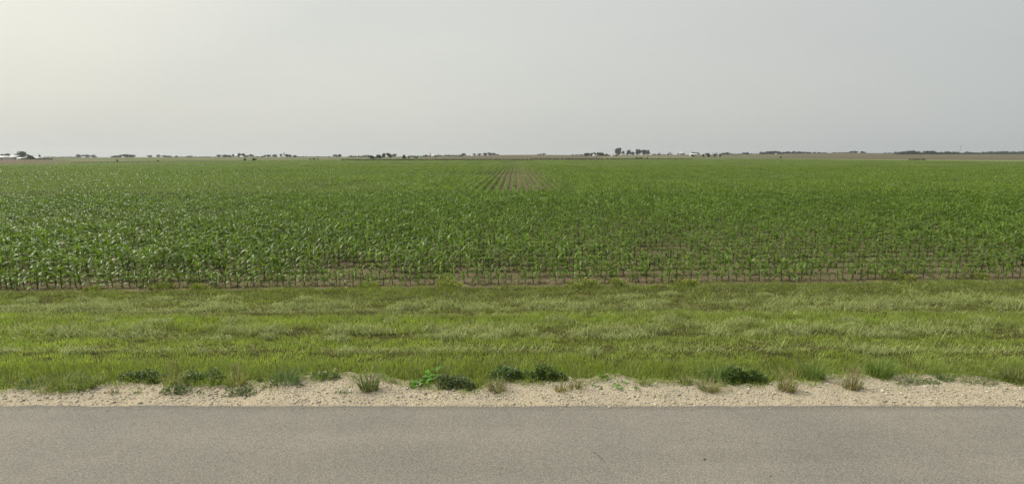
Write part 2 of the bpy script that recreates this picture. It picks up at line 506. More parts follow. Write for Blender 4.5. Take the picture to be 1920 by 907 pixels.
def make_grass():
    parts = []
    XL, XR = -19, 19
    # candidate points, thinned towards what the view cone can see
    n = 1150000
    y = rng.uniform(5.15, 13.35, n)
    x = rng.uniform(-1, 1, n) * (1.12 * y + 5.2)
    keep = rng.random(n) < (1.12 * y + 5.2) / 20.2
    x, y = x[keep], y[keep]
    gy = gravel_y(x); ee = edge_y(x) + .18 + (fbm(x, y * 0, .8, 71) - .5) * .5
    dg = y - gy
    p_in = np.clip(dg / .07, 0, 1); p_out = np.clip((ee - y) / .22, 0, 1)
    # gravel: a few stray sprigs in small patches
    stray = (dg <= 0) & (fbm(x, y, .16, 81, 2) > .60 + .25 * np.clip(-dg - .1, 0, .5)) & (rng.random(len(x)) < .20 * np.clip((y - 5.1) / .25, 0, 1))
    patch = fbm(x, y, .35, 91, 3); c0 = fbm(x, y, .13, 97, 2)
    keep = ((rng.random(len(x)) < p_in * p_out * (.60 + .9 * (patch - .3) + .5 * (c0 - .5)))) | stray
    x, y, dg, patch, stray = x[keep], y[keep], dg[keep], patch[keep], stray[keep]
    hol = (fbm(x * .55, y, .20, 141, 3) > .565) & (np.interp(band_coord(x, y), _by, _bd) > .20) & (rng.random(len(x)) < .80)
    hol |= (fbm(x * .7, y, .16, 143, 2) > .70) & (dg > .3) & (rng.random(len(x)) < .8)
    x, y, dg, patch, stray = (q_[~hol] for q_ in (x, y, dg, patch, stray))
    n = len(x)
    b = band_coord(x, y)
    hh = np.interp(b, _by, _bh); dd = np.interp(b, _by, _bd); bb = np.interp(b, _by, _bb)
    edge_tall = np.exp(-((dg - .12) / .16) ** 2)
    clump = fbm(x, y, .30, 95, 2)
    c2 = fbm(x, y, .13, 97, 2)
    hh = hh * .86 * (.45 + .55 * clump + .5 * c2) * rng.uniform(.45, 1.3, n) * (1 + .25 * edge_tall * (clump - .3))
    hh = np.where(stray, rng.uniform(.025, .085, n), hh)
    dry = rng.random(n) < dd * .45 * (.5 + fbm(x, y, .5, 99, 2)) * (1 - .9 * edge_tall) + .02 * (1 - edge_tall)
    g1 = np.array((.268, .362, .080)); g2 = np.array((.42, .49, .135)); g3 = np.array((.15, .225, .060)); dr = np.array((.52, .51, .26)); ol = np.array((.27, .31, .110))
    k = rng.random(n)[:, None]; kk = np.clip((fbm(x, y, 1.3, 103, 3) - .3) * 2.2, 0, 1)[:, None]
    col = g1 * (1 - k) + g2 * k
    col = col * (1 - .35 * kk) + (ol * .35) * kk
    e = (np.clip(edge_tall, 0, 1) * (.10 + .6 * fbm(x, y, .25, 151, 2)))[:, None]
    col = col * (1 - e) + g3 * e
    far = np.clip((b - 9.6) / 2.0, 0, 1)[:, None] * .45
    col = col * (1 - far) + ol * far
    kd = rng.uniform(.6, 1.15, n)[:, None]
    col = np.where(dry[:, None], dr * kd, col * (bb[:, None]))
    col *= rng.uniform(.6, 1.3, n)[:, None]
    P = np.stack([x, y, prof(x, y) - .008 + .014 * (dg < .1)], -1)
    lean = np.clip(rng.normal(.30, .2, n) + .35 * fbm(x, y, .25, 109, 2), 0, .95)
    lean = np.where(dry, rng.uniform(.6, .98, n), lean)
    az = 14 * fbm(x, y, .45, 107, 2) + rng.normal(0, .9, n)
    ed = (edge_tall > .35) & ~stray
    az = np.where(ed, rng.normal(-1.57, 1.1, n), az); lean = np.where(ed, np.clip(lean + .25, 0, .95), lean)
    w = rng.uniform(.0035, .0062, n) * (1 + .05 * np.clip(y - 6, 0, 9))
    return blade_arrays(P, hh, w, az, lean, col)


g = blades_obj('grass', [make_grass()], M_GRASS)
tag(g, 'bright green mown grass covering the roadside verge', 'grass', kind='stuff')


# cut grass left lying: loose strands in swaths, heaped into small clumps
def make_hay():
    parts = []
    n = 150000
    y = rng.uniform(6.4, 12.6, n); x = rng.uniform(-1, 1, n) * (1.12 * y + 1.8)
    b = band_coord(x, y)
    dd = np.interp(b, _by, _bd) ** 1.6 * np.clip((fbm(x * .45, y, .42, 121, 3) - .40) * 4.0, .03, 1.0)
    k = (rng.random(n) < dd) & ((fbm(x * .55, y, .20, 141, 3) < .56) | (rng.random(n) < .12))
    x, y = x[k], y[k]; n = len(x)
    lift = np.abs(rng.normal(0, .018, n)) + .015 + .05 * np.clip(fbm(x, y, .4, 125, 2) - .45, 0, 1)
    P = np.stack([x, y, prof(x, y) + lift], -1)
    L = rng.uniform(.08, .30, n)
    cols = np.array([(.42, .48, .18), (.33, .41, .13), (.26, .35, .10), (.54, .55, .26)])[rng.integers(0, 4, n)] * rng.uniform(.7, 1.05, n)[:, None]
    parts.append(blade_arrays(P, L, rng.uniform(.003, .006, n), rng.normal(0, .8, n) + math.pi * rng.integers(0, 2, n), rng.uniform(.95, .999, n), cols, sag=.3))
    # thin straight lines of clippings left between mower passes
    for r_, n_, wd_ in ((663, 3000, .012), (598, 1800, .02), (586, 4500, .04), (637, 2600, .02), (617, 2200, .02)):
        x_ = rng.uniform(-13, 13, n_); k_ = rng.random(n_) < np.clip((fbm(x_, x_ * 0 + r_, 1.3, 127, 2) - .3) * 3, .05, 1); x_ = x_[k_]; n_ = len(x_)
        by_ = row_y(r_); y_ = by_ + K_ROW * x_ * .9 * np.clip((by_ - 6) / 6.5, 0, 1) + (vnoise(x_, x_ * 0, 2.5, r_) - .5) * .12 + rng.normal(0, wd_, n_)
        hh_ = np.interp(by_, _by, _bh) * .55
        P = np.stack([x_, y_, prof(x_, y_) + hh_ * rng.uniform(.4, 1.1, n_)], -1)
        parts.append(blade_arrays(P, rng.uniform(.07, .22, n_), rng.uniform(.003, .0055, n_), rng.normal(0, .5, n_) + math.pi * rng.integers(0, 2, n_), rng.uniform(.95, .999, n_), np.array((.46, .49, .23)) * rng.uniform(.75, 1.1, n_)[:, None]))
    # clumps
    spots = []
    for r_, cnt, tall in ((578, 46, .10), (571, 22, .07), (627, 50, .12), (634, 18, .06), (607, 12, .10), (557, 14, .07), (661, 8, .05)):
        by = row_y(r_)
        for _ in range(cnt):
            xx = rng.uniform(-1, 1) * (1.1 * by + 1.5)
            yy = by + K_ROW * xx * .9 * np.clip((by - 6) / 6.5, 0, 1) + rng.normal(0, .10)
            spots.append((xx, yy, tall * rng.uniform(.5, 1.35), rng.uniform(.09, .34), rng.uniform(.07, .15)))
    for cx, cy, hz in ((440, 626, .15), (1045, 604, .12), (1255, 604, .13), (1005, 577, .12), (1215, 577, .13), (905, 626, .14), (640, 626, .13), (1750, 570, .14), (1670, 624, .13)):
        q_ = hit(cx, cy); spots.append((q_[0], q_[1], hz, .28, .13))
    for (xx, yy, hz, rx, ry) in spots:
        m_ = int(120 + 1500 * rx * ry * 6)
        th = rng.uniform(0, 2 * math.pi, m_); rr = np.sqrt(rng.random(m_))
        px_, py_ = xx + rx * rr * np.cos(th), yy + ry * rr * np.sin(th)
        z_ = prof(px_, py_) + hz * (1 - rr ** 2) * rng.uniform(.25, 1.0, m_)
        P = np.stack([px_, py_, z_], -1)
        ca = np.array([(.44, .49, .19), (.33, .41, .13), (.20, .27, .08), (.57, .57, .28)])[rng.integers(0, 4, m_)] * rng.uniform(.6, 1.05, m_)[:, None]
        parts.append(blade_arrays(P, rng.uniform(.06, .17, m_), rng.uniform(.003, .006, m_), rng.uniform(0, 6.28, m_), rng.uniform(.75, 1, m_), ca, sag=1.2))
    return parts


h_ = blades_obj('cut_grass', make_hay(), M_HAY)
tag(h_, 'pale cut grass lying in swaths and clumps on the verge', 'cut grass', kind='stuff')


# loose stones on the shoulder
def make_gravel():
    mb = MB()
    bm_v = []
    t_ = (1 + 5 ** .5) / 2
    ico = np.array([(-1, t_, 0), (1, t_, 0), (-1, -t_, 0), (1, -t_, 0), (0, -1, t_), (0, 1, t_), (0, -1, -t_), (0, 1, -t_), (t_, 0, -1), (t_, 0, 1), (-t_, 0, -1), (-t_, 0, 1)]) / 1.902
    fc = np.array([(0, 11, 5), (0, 5, 1), (0, 1, 7), (0, 7, 10), (0, 10, 11), (1, 5, 9), (5, 11, 4), (11, 10, 2), (10, 7, 6), (7, 1, 8), (3, 9, 4), (3, 4, 2), (3, 2, 6), (3, 6, 8), (3, 8, 9), (4, 9, 5), (2, 4, 11), (6, 2, 10), (8, 6, 7), (9, 8, 1)])
    n = 34000
    x = rng.uniform(-11, 11, n); y = ROAD_EDGE - .02 + 1.05 * rng.random(n) ** .9
    sp_ = rng.random(n) < .035; y = np.where(sp_, ROAD_EDGE - .01 - np.abs(rng.normal(0, .06, n)), y)
    k = (y < gravel_y(x) + .15) & (rng.random(n) < .35 + .9 * fbm(x, y, .3, 131, 2))
    x, y = x[k], y[k]; n = len(x)
    s = np.clip(np.exp(rng.normal(-5.05, .40, n)), .004, .024)
    big = rng.random(n) < .003
    s = np.where(big, rng.uniform(.016, .026, n), s)
    # on the asphalt lip only grit
    s = np.where(y < ROAD_EDGE + .02, s * .6, s); lip = y < ROAD_EDGE - .012
    sc = rng.uniform(.6, 1.25, (n, 1, 3)) * np.array([1, 1, .7])
    V = ico[None] * rng.uniform(.75, 1.2, (n, 12, 1)) * sc * s[:, None, None]
    th = rng.uniform(0, 6.28, n); cs, sn = np.cos(th)[:, None], np.sin(th)[:, None]
    V = np.stack([V[..., 0] * cs - V[..., 1] * sn, V[..., 0] * sn + V[..., 1] * cs, V[..., 2]], -1)
    V += np.stack([x, y, np.where(lip, s * .3, prof(x, y) + .014 + s * .25 + (fbm(x, y, .10, 31, 3) - .5) * .028 + (fbm(x, y, .7, 41, 2) - .5) * .04)], -1)[:, None]
    pal = np.array([(.54, .49, .38), (.45, .40, .31), (.62, .58, .48), (.34, .31, .26), (.49, .45, .38), (.22, .20, .17)])
    ci = rng.choice(6, n, p=[.26, .24, .13, .18, .12, .07])
    c = np.repeat(pal[ci] * rng.uniform(.85, 1.15, n)[:, None], 12, 0)
    f = (np.arange(n)[:, None, None] * 12 + fc[None]).reshape(-1, 3)
    return mesh_np('gravel', V.reshape(-1, 3), None, f, c, False)


tag(obj('gravel', make_gravel(), M_STONE), 'loose pale limestone chips scattered over the shoulder', 'gravel', kind='stuff')

# two dark chips lying on the asphalt
for px_, py_, s_, lb in ((1321, 861, .009, 'small black pebble lying alone on the grey asphalt'), (1445, 892, .006, 'tiny dark chip on the asphalt near the bottom of the photo')):
    A_ = ray(px_, py_); yy = -CAM_Z / A_[1]
    mb = MB()
    mb.tube([(0, 0, 0), (0, 0, s_ * .35), (.1 * s_, 0, s_ * .75), (.2 * s_, 0, s_ * .95)], [s_ * .8, s_, s_ * .75, s_ * .25], 7)
    o = obj('pebble', mb.mesh('pebble'), bpy.data.materials.get('black_pebble') or flat_mat('black_pebble', (.02, .02, .02), .8), None, (A_[0] * yy, yy, .001))
    o.scale = (1.3, .9, .7)
    tag(o, lb, 'stone')


# ------------------------------------------------------------------ weeds at the gravel's edge, each a thing
def rcol(base, n, lo=.75, hi=1.2):
    return np.array(base)[None] * rng.uniform(lo, hi, (n, 1)) * rng.uniform(.93, 1.07, (n, 3))


def leaf_cards(mb, C, L, W, az, tilt, col, fold=.25):
    """small pointed oval leaves folded along the midrib: six vertices each"""
    n = len(C)
    d = np.stack([np.cos(az) * np.cos(tilt), np.sin(az) * np.cos(tilt), np.sin(tilt)], -1)
    s = np.stack([-np.sin(az), np.cos(az), 0 * az], -1)
    u = np.cross(d, s)
    L = L[:, None]; W = W[:, None]
    a = C; e = C + d * L - u * L * -.12
    m1 = C + d * L * .38; m2 = C + d * L * .72
    V = np.stack([a, m1 + s * W * .5 - u * W * fold, m2 + s * W * .38 - u * W * fold, e, m2 - s * W * .38 - u * W * fold, m1 - s * W * .5 - u * W * fold], 1).reshape(-1, 3)
    b = np.arange(n)[:, None] * 6
    mb.add(V, np.concatenate([b + [[0, 1, 2, 3]], b + [[0, 3, 4, 5]]]), None, np.repeat(col, 6, 0))


def px_scale(px, py):
    h = hit(px, py)
    return h, 1.0 / (F / (h[1] * CP + (CAM_Z - h[2]) * SP))


def grass_clump(label, px, base, wpx, hpx, n, col, lean=.55, cat='grass clump', name='grass_clump', heads=None, group=None, dry=.0):
    (x, y, z), s = px_scale(px, base)
    w, h = wpx * s, hpx * s * 1.05; n = int(n * .6); col = tuple(1.3 * c_ for c_ in col)
    t = thing(name, label, cat, (x, y, z), 0, group)
    th = rng.uniform(0, 6.28, n); rr = np.sqrt(rng.random(n)) * w * .34
    P = np.stack([rr * np.cos(th), rr * np.sin(th) * .7, 0 * th - .005], -1)
    hh = h * rng.uniform(.25, 1.2, n)
    az = th + rng.normal(0, .5, n)
    c = rcol(col, n)
    if dry: c = np.where((rng.random(n) < dry)[:, None], rcol((.34, .29, .14), n), c)
    V, q, tr, cc = blade_arrays(P, hh, rng.uniform(.0045, .008, n), az, np.clip(rng.normal(lean + .1, .22, n), .05, .98), c)
    mb = MB(); mb.add(V, q, tr, cc)
    obj('blades', mb.mesh('blades'), M_WEED, t)
    if heads:
        k, hc = heads
        mb = MB()
        for i in range(k):
            a = rng.uniform(0, 6.28); L = h * rng.uniform(.9, 1.35); ln = rng.uniform(.1, .4)
            tip = np.array([math.cos(a) * ln * L, math.sin(a) * ln * L, L])
            mb.tube([(0, 0, 0), tip * .6 + [0, 0, .02 * L], tip], [.0014, .0012, .001], 4, hc)
            m_ = 14
            f = rng.uniform(.78, 1.05, m_)[:, None]
            leaf_cards(mb, tip * f, rng.uniform(.012, .026, m_), rng.uniform(.003, .006, m_), rng.uniform(0, 6.28, m_), rng.uniform(.2, 1.3, m_), rcol(hc, m_))
        obj('seed_sprays', mb.mesh('seed_sprays'), M_WEED, t)
    return t


def leafy_mound(label, px, base, wpx, hpx, n, leaf, col, cat='weed', name='leafy_weed', group=None, flowers=None, up=.35, flat=.75, light=None, depth=.55):
    (x, y, z), s = px_scale(px, base)
    w, h = wpx * s, hpx * s * flat * (1.3 if name == 'field_edge_weed' else 1)
    y += w * .12
    z = float(zt(x, y)) + .004
    t = thing(name, label, cat, (x, y, z), 0, group)
    # lobes make an uneven outline
    k = max(3, int(wpx / 11)); L0 = []
    for i in range(k):
        cx = (i + .5) / k * w - w / 2 + rng.normal(0, .03) * w
        L0.append((cx, rng.normal(0, .10) * w * depth, h * rng.uniform(.55, 1.08) * (1 - .45 * (2 * cx / w) ** 2), w / k * rng.uniform(.7, 1.25)))
    L0 = np.array(L0); j = rng.integers(0, k, n)
    th = rng.uniform(0, 6.28, n); ph = np.arccos(rng.uniform(.05, 1, n)); r = rng.uniform(.55, 1.05, n) ** .6
    C = np.stack([L0[j, 0] + r * L0[j, 3] * np.sin(ph) * np.cos(th), L0[j, 1] + r * np.maximum(L0[j, 3], w * depth * .3) * np.sin(ph) * np.sin(th), L0[j, 2] * r * np.cos(ph)], -1)
    c = rcol(col, n, .65, 1.3)
    if not light and n > 1000: light = (.14, (.20, .27, .085))
    if light: c = np.where((rng.random(n) < light[0])[:, None], rcol(light[1], n), c)
    mb = MB()
    leaf_cards(mb, C, leaf * rng.uniform(.7, 1.4, n), leaf * rng.uniform(.35, .6, n), th + rng.normal(0, .6, n), rng.normal(up, .5, n), c)
    for i in range(10):
        q_ = C[rng.integers(0, n)]
        mb.tube([(q_[0] * .5, q_[1] * .5, -.01), (q_[0] * .8, q_[1] * .8, q_[2] * .6), q_], [.0028, .002, .0012], 4, (.10, .10, .04))
    obj('foliage', mb.mesh('foliage'), M_WEED, t)
    if flowers:
        nf, fc, fr, zone = flowers
        for i in range(nf):
            q_ = C[rng.integers(0, n)].copy()
            if zone == 'front':
                fr_ = [c_ for c_ in C if c_[1] < -w * .08]
                q_ = fr_[rng.integers(0, len(fr_))].copy(); q_[2] = q_[2] * .6 + .01; q_[1] -= .02
            else:
                q_[2] = h * rng.uniform(.75, 1.15)
            mb = MB(); m_ = 16
            a_ = rng.uniform(0, 6.28, m_); e_ = rng.uniform(-.2, 1.4, m_)
            leaf_cards(mb, np.zeros((m_, 3)), np.full(m_, fr), np.full(m_, fr * .6), a_, e_, rcol(fc, m_, .85, 1.1))
            obj('flower', mb.mesh('flower'), M_WEED, t, tuple(q_))
    return t


def broadleaf(label, pts, base, leaf, col, cat='broadleaf weed', name='broadleaf_weed', lift=.05, group=None):
    """a weed of a few big leaves: pts = leaf centres in the photograph"""
    px0 = sum(p[0] for p in pts) / len(pts)
    (x, y, z), s = px_scale(px0, base)
    t = thing(name, label, cat, (x, y, z), 0, group)
    for (px, py, k) in pts:
        g_ = hit(px, py)
        lx, ly = g_[0] - x, g_[1] - y; lz = g_[2] - z
        m_ = max(1, int(k))
        mb = MB()
        for i in range(m_):
            L = leaf * rng.uniform(.75, 1.2); W = L * rng.uniform(.32, .45)
            az = rng.uniform(-.4, .9) if rng.random() < .5 else rng.uniform(2.3, 3.6)
            c0 = np.array([lx + rng.normal(0, .018), ly + rng.normal(0, .02), lz + lift * rng.uniform(.2, .8)])
            d = np.array([math.cos(az), math.sin(az), 0]); sd = np.array([-d[1], d[0], 0])
            V = []; Q = []
            for q_ in range(6):
                u_ = q_ / 5; ww = W * math.sin(math.pi * min(1, .12 + u_ * .86)) ** .8 * .5 + .001
                zc = .35 * L * math.sin(u_ * 2.2) - .1 * L * u_
                mid_ = c0 + d * L * u_ + np.array([0, 0, zc])
                wav = rng.normal(0, .006)
                V += [mid_ - sd * ww + [0, 0, .35 * ww + wav], mid_, mid_ + sd * ww + [0, 0, .35 * ww - wav]]
            for q_ in range(5):
                Q += [(q_ * 3, q_ * 3 + 1, q_ * 3 + 4, q_ * 3 + 3), (q_ * 3 + 1, q_ * 3 + 2, q_ * 3 + 5, q_ * 3 + 4)]
            mb.add(V, Q, None, np.array(col) * rng.uniform(.75, 1.2))
            mb.tube([(lx * .3, ly * .3, -.005), tuple(c0 * [1, 1, .6]), tuple(c0)], [.003, .0025, .002], 4, (.10, .15, .03))
        obj('leaf', mb.mesh('leaf'), M_WEED, t)
    return t


DK = (.105, .165, .036); GR = (.12, .19, .05); PL = (.27, .29, .11); GY = (.16, .21, .09); BR = (.085, .24, .012)
PINK = (.45, .20, .24); WHITE = (.75, .75, .68); YEL = (.75, .50, .04)
leafy_mound('dark clover mound with pinkish flower heads, just above the first small plant on gravel', 265, 716, 76, 34, 1500, .026, DK, 'clover', 'clover_mound', 'leafy mounds along the gravel edge', (7, PINK, .011, 'front'))
leafy_mound('dark green clover mound with reddish base, behind the second small plant on the gravel', 382, 719, 74, 34, 1500, .026, DK, 'clover', 'clover_mound', 'leafy mounds along the gravel edge', (6, PINK, .011, 'front'))
leafy_mound('low patch of clover dotted with white flower heads at the gravel edge', 610, 713, 46, 22, 500, .022, GR, 'clover', 'white_clover', 'leafy mounds along the gravel edge', (7, WHITE, .013, 'top'))
leafy_mound('sprawling grey-green weed mound beside the vivid green broadleaf weed', 852, 730, 62, 42, 1100, .030, GY, 'weed', 'leafy_weed', 'leafy mounds along the gravel edge', None, .6, .7, (.25, (.20, .24, .11)))
leafy_mound('dark broad-leaved weed between the sprawling grey-green mound and the round dark mound', 950, 714, 52, 34, 620, .045, (.10, .17, .04), 'weed', 'leafy_weed', 'leafy mounds along the gravel edge', None, .5, .75, (.12, (.22, .26, .16)))
leafy_mound('round dark green leafy mound above the yellow-flowered tufts', 1022, 716, 68, 42, 1500, .030, (.10, .16, .034), 'weed', 'leafy_weed', 'leafy mounds along the gravel edge', None, .5, .8)
leafy_mound('large dark leafy mound with long grass leaning against its side', 1395, 719, 74, 42, 1600, .030, (.095, .155, .032), 'weed', 'leafy_weed', 'leafy mounds along the gravel edge', None, .45, .8)
leafy_mound('small dark green plant standing alone on the gravel below the clover with pinkish flowers', 326, 740, 44, 22, 380, .022, (.10, .16, .04), 'weed', 'gravel_weed', 'small plants on the open gravel', None, .5, .75, (.1, (.18, .2, .08)))
leafy_mound('small dark green plant standing alone on the gravel below the reddish-based clover', 448, 742, 46, 22, 400, .022, (.10, .155, .038), 'weed', 'gravel_weed', 'small plants on the open gravel', None, .5, .75, (.1, (.18, .2, .08)))
leafy_mound('low straggling mat of dull green weed on the gravel just below the single yellow flower', 1728, 724, 84, 20, 520, .022, (.13, .18, .06), 'weed', 'mat_weed', 'low mats on the gravel', None, .3, .6, (.10, (.25, .24, .12)))
leafy_mound('low straggling mat of weed near the pale broad leaf at the gravel edge', 1842, 722, 60, 14, 300, .02, (.15, .19, .06), 'weed', 'mat_weed', 'low mats on the gravel', None, .3, .6, (.2, PL))
leafy_mound('tiny round green plant on open gravel between the white clover and the vivid green weed', 640, 740, 18, 9, 90, .018, GR, 'weed', 'gravel_weed', 'small plants on the open gravel', None, .4, .7)
leafy_mound('tiny flat plant on the gravel under the white-flowered clover', 556, 728, 26, 10, 130, .018, (.09, .12, .045), 'weed', 'gravel_weed', 'small plants on the open gravel', None, .4, .7)

SG = 'seeding grass tufts along the gravel edge'
grass_clump('pale seeding grass tuft rising between the two dark pink-flowered clover mounds', 322, 722, 42, 36, 150, PL, .5, heads=(9, (.36, .33, .16)), group=SG, dry=.3)
grass_clump('pale seeding grass tuft just behind the second small plant on the gravel', 446, 722, 46, 34, 160, PL, .5, heads=(9, (.36, .33, .16)), group=SG, dry=.3)
grass_clump('long arching bluish grass clump beside the white-flowered clover', 535, 722, 66, 40, 380, (.11, .165, .06), .7, group=SG)
grass_clump('upright grass tuft with brownish base standing out onto the gravel after the white clover', 692, 732, 46, 40, 330, (.105, .15, .05), .4, heads=(6, (.25, .2, .12)), group=SG, dry=.2)
grass_clump('pale olive tuft out on the gravel in front of the dark broad-leaved weed', 931, 734, 40, 32, 260, (.17, .19, .075), .55, group=SG, dry=.35)
for px_, b_, w_, h_, lb, nf in ((1052, 735, 24, 28, 'thin grass tuft with one yellow flower at its foot, below the round dark mound', 1), (1077, 729, 30, 26, 'brownish tuft with two yellow flowers, next to the thin one-flowered tuft', 2)):
    t = grass_clump(lb, px_, b_, w_, h_, 110, (.15, .16, .06), .5, group='tufts with yellow flowers', dry=.35, name='yellow_flower_tuft', cat='flower tuft')
    (x_, y_, z_), s_ = px_scale(px_, b_)
    for i in range(nf):
        mb = MB(); m_ = 22
        leaf_cards(mb, np.zeros((m_, 3)), np.full(m_, .014), np.full(m_, .010), rng.uniform(0, 6.28, m_), rng.uniform(-.3, 1.5, m_), rcol(YEL, m_, .85, 1.1))
        dx = (-7 * s_) if nf == 1 else (-9 + 18 * i) * s_
        obj('flower', mb.mesh('flower'), M_WEED, t, (dx, -.02, .022))
grass_clump('pale yellow-green tuft spilling onto gravel before the large dark mound', 1328, 732, 50, 30, 300, (.20, .22, .075), .65, group=SG, dry=.25)
grass_clump('long dark grass leaning beside the large dark leafy mound', 1346, 712, 60, 36, 420, (.12, .175, .045), .65, group='tall green grass clumps')
grass_clump('straw-coloured seeding tuft on the gravel just past the large dark mound', 1472, 735, 42, 32, 280, (.19, .20, .08), .45, heads=(10, (.34, .28, .15)), group=SG, dry=.3)
grass_clump('tall fresh green clump between the two straw-coloured gravel tufts', 1526, 712, 46, 40, 420, (.135, .19, .05), .45, group='tall green grass clumps')
grass_clump('reddish-straw seeding tuft on the gravel before the tallest fresh green clump', 1596, 731, 44, 32, 300, (.18, .18, .085), .4, heads=(12, (.36, .27, .17)), group=SG, dry=.35)
grass_clump('tallest fresh green clump with arching blades at the far end of the edge', 1650, 707, 54, 42, 520, (.135, .195, .05), .5, group='tall green grass clumps')
grass_clump('small brownish grass tuft beside the spilled leaves on the gravel', 1210, 724, 26, 16, 120, (.11, .12, .05), .6, group='little tufts in the stones', dry=.3)
grass_clump('low dull tuft at the gravel edge above the little brownish tuft', 1284, 720, 40, 20, 200, (.105, .135, .045), .6, group='little tufts in the stones', dry=.25)
grass_clump('small green tuft among stones above the low straggling mat', 1772, 714, 40, 18, 200, (.10, .15, .045), .6, group='little tufts in the stones')
grass_clump('wide olive tuft hanging over the gravel near the photo border', 1906, 716, 56, 34, 380, (.125, .155, .05), .6, group='little tufts in the stones', dry=.2)
grass_clump('broad grass tuft spilling over the gravel, outermost on the barn side of the photo', 60, 726, 60, 26, 340, (.12, .16, .05), .65, group='grass tufts spilling over the gravel', dry=.15)
grass_clump('yellow-green grass tuft spilling far onto the gravel, first of a close pair', 118, 728, 54, 32, 380, (.17, .21, .065), .6, group='grass tufts spilling over the gravel', dry=.15)
grass_clump('yellow-green grass tuft spilling onto the gravel, second of a close pair', 160, 730, 46, 34, 340, (.155, .20, .06), .6, group='grass tufts spilling over the gravel', dry=.15)
grass_clump('tiny yellow-green sprig on bare gravel below the pair of spilling tufts', 214, 736, 26, 10, 60, (.17, .19, .07), .6, group='sprigs on the bare gravel')
grass_clump('tiny sprig on bare gravel just before the first small dark plant', 256, 737, 14, 9, 40, (.14, .18, .06), .6, group='sprigs on the bare gravel')
grass_clump('tiny sprig on bare gravel between the two small dark plants', 376, 738, 16, 9, 44, (.15, .18, .06), .6, group='sprigs on the bare gravel')
grass_clump('tiny pale sprig on gravel below the long arching clump', 500, 730, 24, 14, 80, (.17, .19, .07), .6, group='sprigs on the bare gravel', dry=.3)
grass_clump('tiny sprig on gravel near the road under the spilled bright leaves', 1242, 746, 16, 8, 40, (.15, .19, .07), .6, group='sprigs on the bare gravel')

broadleaf('vivid green broad-leaved weed lying out over the gravel', [(772, 731, 2), (787, 726, 3), (800, 722, 3), (792, 713, 3), (804, 708, 2), (818, 703, 2), (812, 714, 2)], 724, .12, BR)
BL = 'vivid green leaves low on the stones'
broadleaf('vivid green sprig at the grass edge, uppermost of the four sprigs on the gravel', [(1130, 716, 2), (1133, 711, 2)], 718, .075, BR, 'leaf sprig', 'leaf_sprig', .05, BL)
broadleaf('vivid green sprig lying flat, lowest but one and farthest from the large dark mound', [(1117, 727, 1), (1124, 731, 1)], 730, .075, BR, 'leaf sprig', 'leaf_sprig', .02, BL)
broadleaf('vivid green sprig lying lowest on the gravel, between two other sprigs', [(1150, 729, 1), (1157, 733, 2)], 732, .075, BR, 'leaf sprig', 'leaf_sprig', .025, BL)
broadleaf('vivid green sprig trailing down the gravel, nearest of four to the large dark mound', [(1171, 722, 1), (1182, 728, 1)], 727, .08, BR, 'leaf sprig', 'leaf_sprig', .025, BL)
broadleaf('single pale broad leaf on short grass near the photo border', [(1856, 702, 1)], 704, .07, (.20, .26, .12), 'leaf', 'dock_leaf', .05)
(x_, y_, z_), s_ = px_scale(1708, 706)
t = thing('dandelion', 'single bright yellow dandelion flower at the foot of the grass', 'flower', (x_, y_, z_))
mb = MB(); mb.tube([(0, 0, 0), (.004, 0, .035), (.002, 0, .055)], [.002, .0018, .0015], 5, (.12, .18, .05)); obj('stem', mb.mesh('stem'), M_WEED, t)
mb = MB(); leaf_cards(mb, np.zeros((30, 3)), np.full(30, .017), np.full(30, .008), rng.uniform(0, 6.28, 30), rng.uniform(.0, 1.4, 30), rcol(YEL, 30, .9, 1.1)); obj('flower', mb.mesh('flower'), M_WEED, t, (.002, 0, .056))

# yellow-green weeds where the verge meets the corn
for px_, b_, w_, h_, lb in ((1095, 541, 60, 16, 'broad yellow-green weed patch at the corn edge above the four leaf sprigs'), (690, 540, 34, 12, 'yellow-green weed tuft at the corn edge above the brown-based gravel tuft'), (840, 540, 44, 15, 'yellow-green weed tuft at the corn edge straight above the vivid green weed'), (1160, 537, 26, 13, 'narrow yellow-green weed beside the broad patch at the corn edge'), (300, 543, 40, 11, 'low yellow-green weed at the corn edge above the first clover mound'), (375, 543, 30, 10, 'low yellow-green weed at the corn edge above the second clover mound'), (170, 546, 22, 8, 'small yellowed weed at the corn edge, outermost on the barn side of the photo'), (1690, 525, 40, 14, 'pale yellow-green weed at the corn edge above the dandelion'), (1290, 535, 36, 10, 'low yellow-green weed at the corn edge short of the large dark mound'), (1840, 524, 26, 10, 'small pale weed at the corn edge near the photo border')):
    leafy_mound(lb, px_, b_, w_, h_, int(w_ * 7), .055, (.30, .36, .06), 'weed', 'field_edge_weed', 'yellow-green weeds at the corn edge', None, .8, 1.0, (.3, (.28, .33, .07)))


